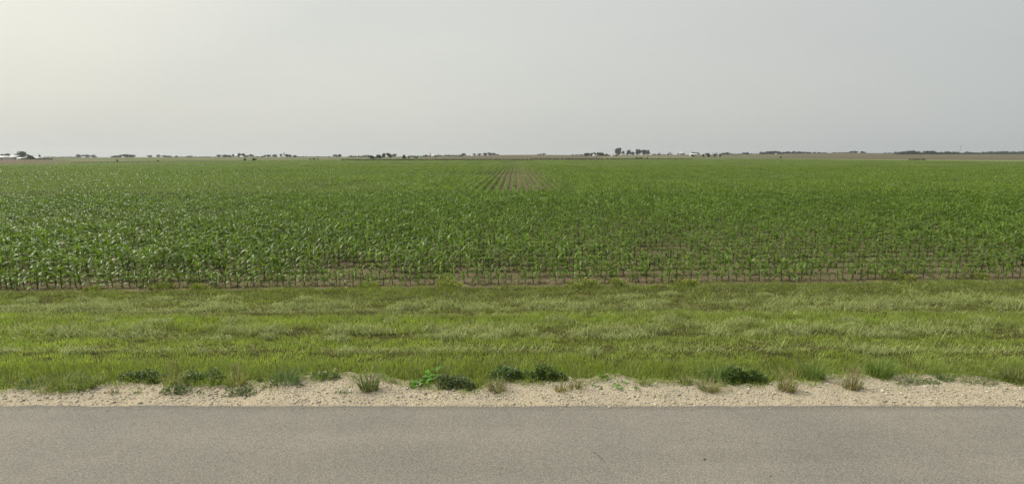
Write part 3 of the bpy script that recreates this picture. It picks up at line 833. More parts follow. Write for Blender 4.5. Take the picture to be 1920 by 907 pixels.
# ------------------------------------------------------------------ corn
def corn_leaf(L, th0, curve, W, segs, wide, phi, base, col, rs, flat=False):
    """one arching leaf as vertices and quads; grows from `base` towards azimuth phi"""
    V = []; C = []; p_ = np.array(base, float)
    d = np.array([math.cos(phi), math.sin(phi), 0.]); sd = np.array([-d[1], d[0], 0.])
    tw = rs.uniform(-.5, .5); side = rs.uniform(-.25, .25)
    for i in range(segs + 1):
        u = i / segs
        th = th0 + curve * u ** 1.4
        f = d * math.sin(th) + np.array([0, 0, math.cos(th)])
        if i: p_ = p_ + (f + sd * side * u) * (L / segs)
        nrm = d * math.cos(th) * -1 + np.array([0, 0, math.sin(th)])
        ww = W * .5 * min(1, .45 + u * 2.4) * (1 - u ** 2.6) + .0012
        s2 = sd * math.cos(tw * u) + nrm * math.sin(tw * u)
        wave = math.sin(u * 9 + phi * 3) * .012 * (0 if flat else 1)
        if wide == 2:
            V += [p_ - s2 * ww + nrm * (ww * .38 + wave), p_.copy(), p_ + s2 * ww + nrm * (ww * .38 - wave)]
            C += [col, np.array(col) * [1.3, 1.22, 1.5], col]
        else:
            V += [p_ - s2 * ww, p_ + s2 * ww]; C += [col, col]
    Q = []
    k = wide + 1
    for i in range(segs):
        for j in range(wide):
            Q.append((i * k + j, i * k + j + 1, (i + 1) * k + j + 1, (i + 1) * k + j))
    return V, Q, C


CG = np.array((.112, .182, .025))


def corn_plan(rs):
    """leaves of one plant: list of corn_leaf arguments"""
    out = []
    n = rs.randint(6, 7); a0 = rs.uniform(0, 6.28)
    for i in range(n):
        u = i / (n - 1)
        out.append(dict(L=rs.uniform(.27, .40) * (.75 + .5 * math.sin(math.pi * (.25 + .6 * u))), th0=R(rs.uniform(45, 68) - 24 * u), curve=R(rs.uniform(85, 150) - 40 * u), W=rs.uniform(.058, .082),
                        phi=a0 + math.pi * i + rs.uniform(-.45, .45), base=(0, 0, .035 + .25 * u), col=CG * rs.uniform(.8, 1.25) * (np.array([1.25, 1.1, 1.0]) if i == 0 else 1)))
    out.append(dict(L=rs.uniform(.20, .29), th0=R(rs.uniform(4, 16)), curve=R(rs.uniform(25, 80)), W=.045, phi=a0 + rs.uniform(0, 6.28), base=(0, 0, .30), col=CG * np.array([1.2, 1.25, 1.1])))
    return out


def stalk(mb):
    mb.tube([(0, 0, -.02), (0, 0, .12), (.003, 0, .25), (.004, 0, .36)], [.013, .012, .010, .006], 6, (.085, .15, .04))


rs = random.Random(5)
plans = [corn_plan(rs) for _ in range(7)]
protos = []
for pl in plans:
    mb = MB(); stalk(mb); st = mb.mesh('stalk', True); st.materials.append(M_CORN)
    lv = []
    for a_ in pl:
        mb = MB(); V, Q, C = corn_leaf(segs=8, wide=2, rs=rs, **a_); mb.add(V, Q, None, C)
        me = mb.mesh('leaf', True); me.materials.append(M_CORN); lv.append(me)
    protos.append((st, lv))

ROW0 = .43; ROW = .762


def row_point(x, k):
    return x, edge_y(x) + ROW0 + k * ROW


rs2 = random.Random(11)
GRP = 'corn plants in the two rows nearest the verge'
n_plants = 0
yb = bpy.data.materials
for k, (xa, xb, lb) in enumerate(((-13.5, 14.3, 'young green corn plant in the front row, rooted in bare soil beside the mown grass'), (-14.2, 15.0, 'young green corn plant in the second row, just behind the row beside the mown grass'))):
    x = xa
    while x < xb and n_plants < 300:
        step = .168 + .045 * (x - xa) / (xb - xa)
        x += step * rs2.uniform(.75, 1.3)
        if rs2.random() < .02: x += .25
        X_, Y_ = row_point(x, k); Y_ += rs2.gauss(0, .018)
        st, lv = protos[rs2.randrange(7)]
        s = .83 * rs2.gauss(1.0, .14) * (1.05 - .08 * (x - xa) / (xb - xa)) * (.92 if k == 0 else 1)
        s = max(.42, min(1.2, s))
        t = bpy.data.objects.new('corn_plant', None); COL.objects.link(t)
        t.location = (X_, Y_, float(zt(X_, Y_)) - .0); t.rotation_euler = (rs2.gauss(0, .07), rs2.gauss(0, .07), rs2.uniform(0, 6.28)); t.scale = (s, s, s * rs2.uniform(.92, 1.1))
        tag(t, lb, 'corn plant', GRP)
        o = bpy.data.objects.new('stalk', st); COL.objects.link(o); o.parent = t
        for me in lv:
            if rs2.random() < .06: continue
            o = bpy.data.objects.new('leaf', me); COL.objects.link(o); o.parent = t
        n_plants += 1
X_END2 = x   # where the separately built second row stops


# --- the rest of the field: one object, plants set out in rows by geometry nodes
def seg_mesh(name, length, spacing, nrows, rowgap, segs, wide, leaves, rs, hs=1.0, wmul=1.0):
    """a stretch of row along +x, centred"""
    mb = MB(); VV = []; QQ = []; CC = []; n = 0
    for r in range(nrows):
        x = -length / 2 + rs.uniform(0, spacing)
        while x < length / 2:
            pl = plans[rs.randrange(7)]
            pick = pl if leaves >= len(pl) else [pl[i] for i in ([0, 2, 3, 4, 5][:leaves] if len(pl) > 5 else range(leaves))] if leaves < len(pl) else pl
            rot = rs.uniform(0, 6.28); s = max(.55, rs.gauss(1, .14)) * hs
            ox, oy = x, (r - (nrows - 1) / 2) * rowgap + rs.gauss(0, .02)
            lx, ly = rs.gauss(0, .05), rs.gauss(0, .05)
            vj = rs.uniform(.82, 1.2)
            for a_ in pick:
                b_ = dict(a_); b_['phi'] = a_['phi'] + rot; b_['W'] = a_['W'] * wmul; b_['col'] = np.array(a_['col']) * vj * (np.array((1.22, 1.10, .98)) if wide == 1 else 1)
                V, Q, C = corn_leaf(segs=segs, wide=wide, rs=rs, flat=True, **b_)
                V = np.array(V) * s; V[:, 0] += ox + V[:, 2] * lx; V[:, 1] += oy + V[:, 2] * ly
                VV.append(V); QQ.append(np.array(Q) + n); CC.append(np.array(C)); n += len(V)
            if segs >= 4:
                t = np.array([(-.012, 0, -.05), (.012, 0, -.05), (.008, 0, .36), (-.008, 0, .36), (0, -.012, -.05), (0, .012, -.05), (0, .008, .36), (0, -.008, .36)]) * s + [ox, oy, 0]
                VV.append(t); QQ.append(np.array([(0, 1, 2, 3), (4, 5, 6, 7)]) + n); CC.append(np.tile((.085, .15, .04), (8, 1))); n += 8
            x += spacing * rs.uniform(.72, 1.3)
    me = mesh_np(name, np.concatenate(VV), np.concatenate(QQ), None, np.concatenate(CC), segs >= 4)
    me.materials.append(M_CORN)
    return bpy.data.objects.new(name, me)


rs3 = random.Random(3)
templates = []
near_ids = []; mid_ids = []; far_ids = []
for i in range(6):
    near_ids.append(len(templates)); templates.append(seg_mesh('corn_row_piece', 2.0, .18, 1, ROW, 5, 2, 9, rs3))
for i in range(6):
    mid_ids.append(len(templates)); templates.append(seg_mesh('corn_row_piece', 6.0, .18, 1, ROW, 3, 1, 9, rs3, 1.0, 1.1))
for i in range(4):
    far_ids.append(len(templates)); templates.append(seg_mesh('corn_row_piece', 12.0, .18, 4, ROW, 2, 1, 5, rs3, 1.0, 1.25))

pts, rots, scls, idx = [], [], [], []


def put(x, y, ang, sc, i):
    pts.append((x, y, float(zt(x, y)) - .01)); rots.append((0, 0, ang)); scls.append(sc); idx.append(i)


def vigour(x, y):
    """poorer patches of the field grow smaller plants"""
    v = float(fbm(x, y, 16, 201, 3))
    return .62 + .46 * min(1, max(0, (v - .26) * 2.3))


HEAD_END = 42.0
k = 1
ka = math.atan(K_ROW)
while True:
    y0 = 12.42 + ROW0 + k * ROW
    if y0 > HEAD_END: break
    xm = 1.14 * y0 + 4
    x = -xm
    while x < xm:
        x += 2.0
        if k == 1 and -14.4 < x < X_END2 + .9: 
            continue
        X_, Y_ = row_point(x, k)
        v = vigour(X_, Y_) * (1.07 - .05 * min(1, max(-1, x / 25)))
        if rs3.random() < .012: continue
        put(X_, Y_, (ka if abs(X_) < 40 else 0) + math.pi * rs3.randint(0, 1), (1, rs3.choice((-1, 1)) * v, v * rs3.uniform(.92, 1.08)), rs3.choice(near_ids))
    k += 1
# past the headland the rows run straight away from the road
DX, DY = .0068, 1.0
xr0 = .18
for kk in range(-330, 331):
    xr = xr0 + kk * ROW
    y = HEAD_END + 3.3 + rs3.uniform(-.3, .3)
    a_lim = 1.13
    while y < 150:
        X_ = xr + DX * (y - 50)
        if abs(X_) / y < a_lim and y < far_edge(X_ / y):
            v = vigour(X_, y) * 1.10
            cw = max(0, 1 - ((X_ - 1.6) / 5.2) ** 2) * max(0, min(1, (190 - y) / 110))
            v *= 1 - .36 * cw
            put(X_, y, math.pi / 2 - DX + math.pi * rs3.randint(0, 1), (1, rs3.choice((-1, 1)) * min(v, 1.1) * (1 - .1 * cw), v), rs3.choice(mid_ids))
        y += 6.0
for kk in range(-240, 241):
    xr = xr0 + (kk * 4 + 1.5) * ROW
    y = 156.0
    while y < 640:
        X_ = xr + DX * (y - 50)
        if abs(X_) / y < 1.12 and y < far_edge(X_ / y) - 6:
            v = vigour(X_, y) * 1.12
            put(X_, y, math.pi / 2 - DX + math.pi * rs3.randint(0, 1), (1, rs3.choice((-1, 1)), v), rs3.choice(far_ids))
        y += 12.0

me = bpy.data.meshes.new('corn_field'); me.vertices.add(len(pts)); me.vertices.foreach_set('co', np.array(pts, np.float32).ravel())
for nm, typ, dat, key in (('rot', 'FLOAT_VECTOR', rots, 'vector'), ('scl', 'FLOAT_VECTOR', scls, 'vector'), ('idx', 'INT', idx, 'value')):
    at = me.attributes.new(nm, typ, 'POINT'); at.data.foreach_set(key, np.array(dat, np.int32 if typ == 'INT' else np.float32).ravel())
field = obj('corn_field', me, M_CORN)
tag(field, 'wide field of young corn in rows running to the far hedges', 'corn field', kind='stuff')
ng = bpy.data.node_groups.new('rows_of_corn', 'GeometryNodeTree')
ng.interface.new_socket('Geometry', in_out='INPUT', socket_type='NodeSocketGeometry')
ng.interface.new_socket('Geometry', in_out='OUTPUT', socket_type='NodeSocketGeometry')
gi = ng.nodes.new('NodeGroupInput'); go = ng.nodes.new('NodeGroupOutput')
iop = ng.nodes.new('GeometryNodeInstanceOnPoints'); jn = ng.nodes.new('GeometryNodeJoinGeometry')
iop.inputs['Pick Instance'].default_value = True
ng.links.new(gi.outputs[0], iop.inputs['Points'])
for t in reversed(templates):
    oi = ng.nodes.new('GeometryNodeObjectInfo'); oi.inputs['Object'].default_value = t; oi.inputs['As Instance'].default_value = True
    ng.links.new(oi.outputs['Geometry'], jn.inputs[0])
ng.links.new(jn.outputs[0], iop.inputs['Instance'])
for nm, typ, sock in (('rot', 'FLOAT_VECTOR', 'Rotation'), ('scl', 'FLOAT_VECTOR', 'Scale'), ('idx', 'INT', 'Instance Index')):
    na = ng.nodes.new('GeometryNodeInputNamedAttribute'); na.data_type = typ; na.inputs['Name'].default_value = nm
    o_ = [s_ for s_ in na.outputs if s_.enabled and s_.name == 'Attribute'][0]
    ng.links.new(o_, iop.inputs[sock])
ng.links.new(iop.outputs[0], go.inputs[0])
md = field.modifiers.new('rows', 'NODES'); md.node_group = ng
print('corn instances', len(pts), 'plants', n_plants)


# ------------------------------------------------------------------ trees, hedges and farms along the skyline
def stand(px, base_row, default=1250.0):
    """ground under something whose foot shows at (px, base_row); behind the skyline when that row is above it"""
    h = hit(px, base_row)
    if h is None or h[1] > 1090:
        a = ray(px, base_row)[0]
        return a * default, default, float(zt(a * default, default))
    return h


def top_z(px, row, y):
    return CAM_Z + ray(px, row)[1] * y


def crown_mesh(seed, kind):
    """unit crown: 1 wide, 1 tall, leaf clumps through an uneven set of lobes"""
    r_ = np.random.default_rng(seed)
    mb = MB()
    if kind == 'conifer':
        n = 420; z = r_.random(n) ** 1.25; rad = .5 * (1 - z) ** .8 * r_.uniform(.5, 1.1, n) + .02
        th = r_.uniform(0, 6.28, n); C = np.stack([rad * np.cos(th), rad * np.sin(th), z], -1); S = .10
    else:
        k = {'round': 7, 'tall': 9, 'bush': 6, 'wide': 10}[kind]
        lob = []
        for i in range(k):
            th = r_.uniform(0, 6.28); rr = r_.uniform(.1, .30); zz = r_.uniform(.22, .74)
            if kind == 'bush': zz = r_.uniform(.12, .6)
            lob.append((rr * math.cos(th), rr * math.sin(th), zz, r_.uniform(.15, .26)))
        lob = np.array(lob)
        n = 900; j = r_.integers(0, k, n); d = r_.normal(size=(n, 3)); d /= np.linalg.norm(d, axis=1)[:, None]
        C = lob[j, :3] + d * (lob[j, 3] * r_.uniform(.35, 1.08, n))[:, None]
        lo, hi = C.min(0), C.max(0); C = (C - [(lo[0] + hi[0]) / 2, (lo[1] + hi[1]) / 2, lo[2]]) / (hi - lo); S = .095
    n = len(C)
    N_ = r_.normal(size=(n, 3)); N_[:, 2] += .6; N_ /= np.linalg.norm(N_, axis=1)[:, None]
    U = np.cross(N_, r_.normal(size=(n, 3))); U /= np.linalg.norm(U, axis=1)[:, None]; W = np.cross(N_, U)
    s = (S * r_.uniform(.5, 1.15, n))[:, None]
    V = np.stack([C - U * s, C - W * s * .7, C + U * s, C + W * s * .7], 1)
    V[..., 2] = np.maximum(V[..., 2], -.03)
    b = np.arange(n)[:, None] * 4
    col = np.array((.042, .076, .026)) * r_.uniform(.6, 1.45, (n, 1)) * r_.uniform(.92, 1.08, (n, 3))
    mb.add(V.reshape(-1, 3), b + [[0, 1, 2, 3]], None, np.repeat(col, 4, 0))
    me = mb.mesh('crown'); me.materials.append(M_CROWN)
    return me


CROWNS = {'round': [crown_mesh(100 + i, 'round') for i in range(6)], 'tall': [crown_mesh(200 + i, 'tall') for i in range(4)],
          'bush': [crown_mesh(300 + i, 'bush') for i in range(4)], 'wide': [crown_mesh(400 + i, 'wide') for i in range(4)], 'conifer': [crown_mesh(500 + i, 'conifer') for i in range(2)]}


def trunk_mesh(seed):
    r_ = random.Random(seed); mb = MB()
    mb.tube([(0, 0, -.1), (.01, 0, .25), (r_.uniform(-.03, .03), .01, .55), (r_.uniform(-.05, .05), .0, .9)], [.045, .036, .026, .008], 7)
    for i in range(4):
        a = i * 1.6 + r_.random(); z0 = r_.uniform(.3, .6)
        mb.tube([(0, 0, z0), (.12 * math.cos(a), .12 * math.sin(a), z0 + .14), (.24 * math.cos(a), .24 * math.sin(a), z0 + .24)], [.02, .013, .004], 5)
    me = mb.mesh('trunk', True); me.materials.append(M_BARK); return me


TRUNKS = [trunk_mesh(i) for i in range(3)]
tcount = [0]


def tree(px, w, top, base, label, kind='round', cat=None, group=None, name=None, far=1250.0, leaf0=None):
    x, y, z = stand(px, base, far)
    tcount[0] += 1; i = tcount[0]
    h = max(1.2, top_z(px, top, y) - z); wd = w / F * y * 1.0
    bush = kind == 'bush'
    t = thing(name or ('shrub' if bush else 'conifer_tree' if kind == 'conifer' else 'broadleaf_tree'), label, cat or ('shrub' if bush else 'tree'), (x, y, z), (i * 2.4) % 6.28, group)
    lo = leaf0 if leaf0 is not None else {'bush': .0, 'conifer': .04, 'wide': .03}.get(kind, .07)
    c = bpy.data.objects.new('crown', CROWNS[kind][i % len(CROWNS[kind])]); COL.objects.link(c)
    c.parent = t; c.location = (0, 0, lo * h); c.scale = (wd, wd, h * (1 - lo))
    k = bpy.data.objects.new('trunk' if not bush else 'stem', TRUNKS[i % 3]); COL.objects.link(k)
    k.parent = t; k.scale = (wd * .8, wd * .8, h * .85)
    return t


G1 = 'trees round the white farmstead'
tree(-2, 12, 290, 297, 'dark tree cut off by the photo border, standing behind the long white barn', group=G1)
tree(11, 13, 288.3, 297, 'low dark round tree showing over the roof of the long white barn', 'wide', group=G1)
tree(41, 21, 283.6, 297.5, 'tallest spreading tree of the white farmstead, behind the gabled white house', 'round', group=G1)
tree(56, 13, 291.2, 298.3, 'dense green round tree between the gabled white house and the low white shed', 'round', group=G1, leaf0=.0)
tree(75, 5, 289.8, 296.8, 'small dark conifer at the end of the low white shed', 'conifer', group=G1)
G2 = 'trees on the hazy western skyline'
for px, w, tp, bs, kd, lb in [
    (147.5, 9, 289.6, 295.2, 'round', 'hazy round tree, first of three spaced trees past the white farmstead'),
    (161, 12, 290, 295.2, 'round', 'hazy tree, middle of three spaced trees past the white farmstead'),
    (174, 11, 290, 295, 'wide', 'hazy open-crowned tree, last of three spaced trees past the white farmstead'),
    (216, 12, 291.5, 295.4, 'wide', 'low tree at the near end of the long hazy grove'),
    (226, 13, 290, 295.4, 'round', 'second tree of the long hazy grove'),
    (237, 14, 289.3, 295.4, 'round', 'tallest tree in the middle of the long hazy grove'),
    (246, 10, 290, 295.4, 'round', 'fourth tree of the long hazy grove, beside a sky gap'),
    (252, 7, 290.6, 295.2, 'round', 'small tree ending the long hazy grove'),
    (281, 9, 291.2, 295, 'round', 'small hazy tree alone beyond the long grove'),
    (297, 7, 290, 294.9, 'round', 'small round hazy tree just before a low hedge-like group'),
    (308, 11, 291.2, 294.9, 'wide', 'low wide tree just after the small round hazy tree'),
    (316, 9, 291.8, 294.9, 'wide', 'lowest wide tree ending the hedge-like group'),
    (331, 5, 292, 294.8, 'round', 'tiny lone tree on the bare skyline between groves'),
    (356, 11, 292, 294.8, 'wide', 'tiny wide tree on the bare skyline between groves'),
    (411, 9, 290.2, 294.8, 'round', 'pale hazy tree starting the grove before the first white shed'),
    (421, 12, 289.8, 295.3, 'round', 'blue-green tree in the grove before the first white shed'),
    (430, 9, 290.8, 295, 'wide', 'low tree ending the grove before the first white shed'),
    (438, 5, 289.2, 294, 'round', 'thin tree next to the first white shed'),
    (448.5, 6, 287, 295, 'tall', 'tall narrow tree just past the first white shed'),
    (456.5, 8, 287.8, 295, 'round', 'round-topped tree next to the tall narrow tree'),
    (464, 8, 291, 294.6, 'wide', 'low bushy tree between two taller ones near the first white shed'),
    (472, 8, 289, 294.6, 'round', 'pointed hazy tree beyond the low bushy tree'),
    (496, 8, 290.6, 294.7, 'round', 'dark tree at the near end of the white house grove'),
    (504, 9, 290, 294.6, 'round', 'second dark tree of the white house grove'),
    (515, 10, 289.7, 294.4, 'wide', 'dark tree between the two white buildings of the grove'),
    (527, 5, 288.3, 293.5, 'round', 'slim tree beside the thin blue silo'),
    (537, 10, 289, 295, 'round', 'dark tree right under the thin blue silo'),
    (544, 7, 289.8, 295, 'round', 'dark tree ending the white house grove'),
    (554, 9, 291, 295.2, 'round', 'lone dark round tree past the white house grove'),
    (629, 8, 289.6, 294.6, 'round', 'first tree of a hazy pair over the middle pasture'),
    (637, 8, 289.4, 294.6, 'round', 'second tree of a hazy pair over the middle pasture')]:
    tree(px, w, tp, bs, lb, kd, group=G2)
G3 = 'trees and shrubs beyond the middle of the corn'
for px, w, tp, bs, kd, lb in [
    (697, 14, 291, 297.6, 'bush', 'wide dark thicket, lower half of the big double clump'),
    (710, 14, 289.8, 296.8, 'bush', 'wide dark thicket, taller half of the big double clump'),
    (720, 7, 287.2, 296.2, 'tall', 'upright tree at the near side of the bluish pair'),
    (730, 13, 287, 296, 'round', 'wide-crowned bluish tree with a bare trunk'),
    (740, 8, 288.6, 293.5, 'round', 'small bluish tree following the wide-crowned one'),
    (758, 8, 290.2, 297.6, 'bush', 'dense dark rounded bush alone on the pasture'),
    (766, 4, 293.8, 297.3, 'bush', 'very small shrub beside the dense rounded bush'),
    (780.5, 6, 293.8, 297, 'bush', 'small flat dark shrub on the pasture'),
    (799, 6, 289.8, 294.4, 'round', 'small tree before the windmill tower'),
    (817, 6, 291, 294.3, 'bush', 'low shrub past the windmill tower'),
    (869, 9, 287.4, 292.6, 'round', 'pale round tree before the white grain bin'),
    (888, 8, 287.8, 292.5, 'round', 'tree standing against the white grain bin'),
    (899, 9, 288, 292, 'round', 'first tree of the grove running down to the brown hill'),
    (909, 10, 286.8, 292, 'round', 'second tree of the grove running down to the brown hill'),
    (918, 9, 286.2, 291.6, 'tall', 'tallest tree of the grove running down to the brown hill'),
    (926, 9, 286.8, 291.4, 'round', 'fourth tree of the grove running down to the brown hill'),
    (932, 7, 289, 291.2, 'round', 'lowest tree, last of the grove running down to the brown hill'),
    (1012, 9, 288.4, 290.2, 'wide', 'faint wide tree peeping over the brown hill'),
    (1020, 6, 287.2, 290.2, 'round', 'faint taller tree peeping over the brown hill')]:
    tree(px, w, tp, bs, lb, kd, group=G3)
G4 = 'trees round the middle farm'
for px, w, tp, bs, kd, lb in [
    (1100, 11, 286.8, 292.6, 'round', 'dark tree at the near end of the farm grove, before the low white shed'),
    (1108, 8, 286.8, 292.6, 'round', 'dark tree touching the low white shed'),
    (1116, 7, 285.9, 291.6, 'round', 'dark tree standing over the low white shed'),
    (1121, 5, 285.6, 292, 'tall', 'narrow dark tree past the low white shed'),
    (1127, 10, 286, 292.6, 'round', 'broad dark tree past the low white shed'),
    (1136, 8, 288.5, 292.4, 'wide', 'low thin tree trailing from the farm grove'),
    (1154.5, 8, 290, 292.8, 'bush', 'clipped low shrub under the tall lone tree'),
    (1159.5, 13, 277.3, 290.6, 'tall', 'tallest tree of the whole skyline, dark and upright'),
    (1167, 8, 283.2, 290.6, 'round', 'shorter tree leaning on the tallest tree'),
    (1178.5, 9, 281.2, 290.6, 'round', 'oval tree alone between the tallest tree and the dense grove'),
    (1186.5, 7, 285, 291, 'round', 'low very dark tree before the dense grove'),
    (1196, 12, 280, 290.6, 'tall', 'tall tree at the near end of the dense grove'),
    (1207, 11, 280.8, 290.6, 'round', 'tall tree in the middle of the dense grove'),
    (1214.5, 8, 280.8, 290.6, 'tall', 'tall tree at the far end of the dense grove'),
    (1193, 5, 295, 297.6, 'bush', 'dark shrub at the corn edge, near half of a low pair'),
    (1201, 9, 295.3, 297.6, 'bush', 'dark shrub at the corn edge, broader half of a low pair'),
    (1213.5, 2.2, 293.2, 297.5, 'conifer', 'thin dark sapling at the corn edge below the dense grove'),
    (1236, 4, 287, 290.6, 'round', 'tiny round tree on the ridge past the dense grove'),
    (1253, 3, 286.6, 291, 'conifer', 'thin conifer beside a small grey building'),
    (1271, 2.4, 287, 291.2, 'conifer', 'thin conifer in front of the large grey building')]:
    tree(px, w, tp, bs, lb, kd, group=G4)
G5 = 'row of dark yard trees'
for px, w, tp, bs, lb in [(1299.5, 6.5, 289.4, 294.6, 'small dark round tree in front of the white house, first of the yard row'), (1318.5, 4.5, 289, 295, 'narrow dark tree, second of the yard row from the white house'), (1328.5, 5.5, 289, 294.7, 'dark round tree, middle one of the yard row from the white house'), (1339.7, 6.5, 288.8, 294.7, 'widest dark tree, fourth of the yard row from the white house'), (1350.5, 5, 287.8, 294.7, 'pointed dark tree, last of the yard row from the white house')]:
    tree(px, w, tp, bs, lb, 'round', group=G5, leaf0=.06)
G6 = 'trees on the hazy eastern skyline'
for px, w, tp, bs, kd, lb in [
    (1303.5, 15, 285.6, 290.2, 'wide', 'wide dark tree rising behind the white house'),
    (1326, 10, 287, 290, 'wide', 'hazy tree behind the middle of the yard row'),
    (1356, 7, 286.6, 290, 'round', 'hazy tree just past the yard row'),
    (1363, 8, 285.6, 290, 'round', 'taller hazy tree past the yard row'),
    (1369, 5, 287, 290, 'round', 'small hazy tree ending the group past the yard row'),
    (1396, 9, 286, 289.6, 'round', 'hazy tree rising into a short hedge'),
    (1402, 5, 285, 289.4, 'round', 'taller hazy tree ending a short hedge'),
    (1408, 4, 287.6, 289.4, 'round', 'tiny tree in the gap before the eastern wood'),
    (1430, 14, 285.2, 289.2, 'wide', 'first low tree of the eastern wood'),
    (1442, 15, 283.4, 289.2, 'wide', 'second tree of the eastern wood'),
    (1452, 14, 283, 289, 'round', 'highest tree of the eastern wood'),
    (1464, 14, 284, 289, 'wide', 'fourth tree of the eastern wood'),
    (1473, 9, 284.6, 289, 'round', 'fifth tree of the eastern wood, at a dip in its top'),
    (1480, 10, 283.8, 289, 'round', 'last tree of the eastern wood before a gap'),
    (1489, 9, 283.6, 288.6, 'round', 'first hazy tree on the foot of the brown hill'),
    (1498, 10, 284, 288.4, 'round', 'second hazy tree on the foot of the brown hill'),
    (1508, 9, 284.6, 288.2, 'round', 'third hazy tree on the foot of the brown hill'),
    (1517, 10, 285, 288, 'round', 'fourth hazy tree on the foot of the brown hill'),
    (1526, 8, 285.2, 288, 'round', 'small hazy tree halfway up the brown hill'),
    (1535, 9, 285.4, 288, 'round', 'low hazy tree halfway up the brown hill'),
    (1546, 12, 286, 287.6, 'wide', 'flat hazy tree near the top of the brown hill'),
    (1464, 5, 293.6, 296.4, 'bush', 'dark shrub alone at the foot of the brown hill'),
    (1597, 8, 283.4, 286.6, 'round', 'first tree of a pair on the crest of the brown hill'),
    (1604, 8, 283, 286.8, 'round', 'second tree of a pair on the crest of the brown hill'),
    (1618, 10, 283.6, 287, 'round', 'lone round tree on the crest of the brown hill')]:
    tree(px, w, tp, bs, lb, kd, group=G6)
for px, w, tp, kd in [(1688, 18, 284.2, 'wide'), (1702, 14, 283, 'round'), (1710, 12, 282.4, 'round'), (1722, 15, 284, 'wide'), (1736, 14, 282.8, 'round'), (1749, 15, 282.6, 'round'), (1761, 11, 285, 'wide'), (1774, 17, 284, 'wide'), (1783, 8, 285.6, 'round'), (1790, 10, 284.4, 'round'), (1800, 11, 286, 'wide'), (1810, 10, 284.2, 'round'), (1820, 12, 285.2, 'wide'), (1832, 14, 285.6, 'wide'), (1845, 11, 284.8, 'round'), (1857, 11, 283.8, 'round'), (1868, 12, 284.2, 'wide'), (1879, 14, 283.2, 'wide'), (1889, 8, 283, 'tall'), (1898, 13, 284, 'round'), (1908, 9, 285.6, 'round'), (1916, 14, 283.4, 'round'), (1930, 14, 283.6, 'round'), (1944, 14, 284, 'wide')]:
    tree(px, w, tp, 289.5, 'grey-green tree in the long tree line beside the thin tower, past the brown hill', kd, group='trees of the long far tree line', leaf0=.0)

# small shrubs on the far edge of the corn
for px, w, tp, bs, lb in [(459, 6, 297, 301, 'small dark round shrub at the corn edge, near one of two'), (477.5, 8, 296.8, 301, 'slightly wider dark shrub at the corn edge, far one of two'), (220, 3, 301, 303.4, 'tiny brown shrub on the pasture line below the long hazy grove'), (296, 3.5, 302.4, 304.6, 'tiny dark shrub on the pasture line below the small round hazy tree'), (589, 4, 296, 299.8, 'thin sparse shrub at the corn edge before the hazy pair'), (582, 2.5, 297.5, 299.8, 'tiniest sprig of shrub just before the thin sparse shrub'), (596, 2.5, 297.5, 299.8, 'tiniest sprig of shrub just after the thin sparse shrub')]:
    tree(px, w, tp, bs, lb, 'bush', group='shrubs along the far edge of the corn')


def hedge(px0, px1, top, base, label, n, name='hedge', far=1200):
    """a far strip of scrub that reads as one mass: many small crowns in one mesh"""
    r_ = np.random.default_rng(int(px0)); mb = MB()
    for i in range(n):
        px = px0 + (px1 - px0) * (i + r_.random()) / n
        x, y, z = stand(px, base, far)
        h = max(1.0, (top_z(px, top, y) - z) * r_.uniform(.55, 1.1)); w = (px1 - px0) / n / F * y * r_.uniform(1.1, 1.9)
        m_ = CROWNS['bush'][i % 4]; V = np.empty(len(m_.vertices) * 3, np.float32); m_.vertices.foreach_get('co', V); V = V.reshape(-1, 4, 3)
        k = r_.random(len(V)) < .4; V = V[k].reshape(-1, 3) * [w, w, h] + [x, y, z]
        b = np.arange(len(V) // 4)[:, None] * 4
        c = np.array((.052, .080, .030)) * r_.uniform(.6, 1.4, (len(V) // 4, 1))
        mb.add(V, b + [[0, 1, 2, 3]], None, np.repeat(c, 4, 0))
    o = obj(name, mb.mesh(name), M_CROWN)
    tag(o, label, 'hedge', None, 'stuff')


hedge(40, 100, 296.6, 299.4, 'dark green hedge line in front of the white farmstead', 26)
hedge(80, 142, 293.6, 295.8, 'thin hazy hedge on the skyline past the white farmstead', 22)
hedge(318, 405, 293.4, 295.2, 'faint low hedge on the skyline between the groves', 26)
hedge(474, 494, 292.6, 294.8, 'low hedge just before the white house grove', 8)
hedge(558, 628, 293, 294.8, 'thin faint hedge before the hazy pair of trees', 20)
hedge(652, 684, 291, 294.8, 'grey-green hedge before the big double clump', 14)
hedge(682, 692, 290, 294.6, 'pale hazy scrub behind the big double clump', 5)
hedge(764, 800, 291.2, 294.6, 'faint hedge before the windmill tower', 14)
hedge(818, 868, 289.8, 293.2, 'long hazy hedge past the windmill tower', 22)
hedge(1072, 1096, 289.4, 291.4, 'faint hedge before the middle farm', 9)
hedge(1130, 1148, 289, 292.2, 'low scrub between the farm grove and the gabled white building', 7)
hedge(1216, 1262, 288.6, 290.8, 'faint ridge hedge past the dense grove', 18)
hedge(1352, 1392, 288, 290.2, 'low hazy scrub past the yard row', 16)
hedge(1384, 1426, 287.6, 289.7, 'short hazy hedge before the eastern wood', 16)
hedge(1560, 1596, 285.2, 287, 'faint hedge running along the crest of the brown hill', 14)
hedge(1655, 1682, 286, 287.8, 'tiny faint scrub before the long far tree line', 10)
hedge(1676, 1960, 286.2, 289.6, 'undergrowth filling the foot of the long far tree line', 90, 'undergrowth')
hedge(1706, 1736, 298.6, 300.4, 'dark strip of tall weeds at the corn edge below the long tree line', 10, 'undergrowth')
hedge(640, 1000, 299.7, 300.6, 'thin dark line of weeds along the far corn edge', 120, 'undergrowth')
hedge(1000, 1300, 298.3, 299.2, 'thin dark line of weeds along the corn edge below the middle farm', 90, 'undergrowth')

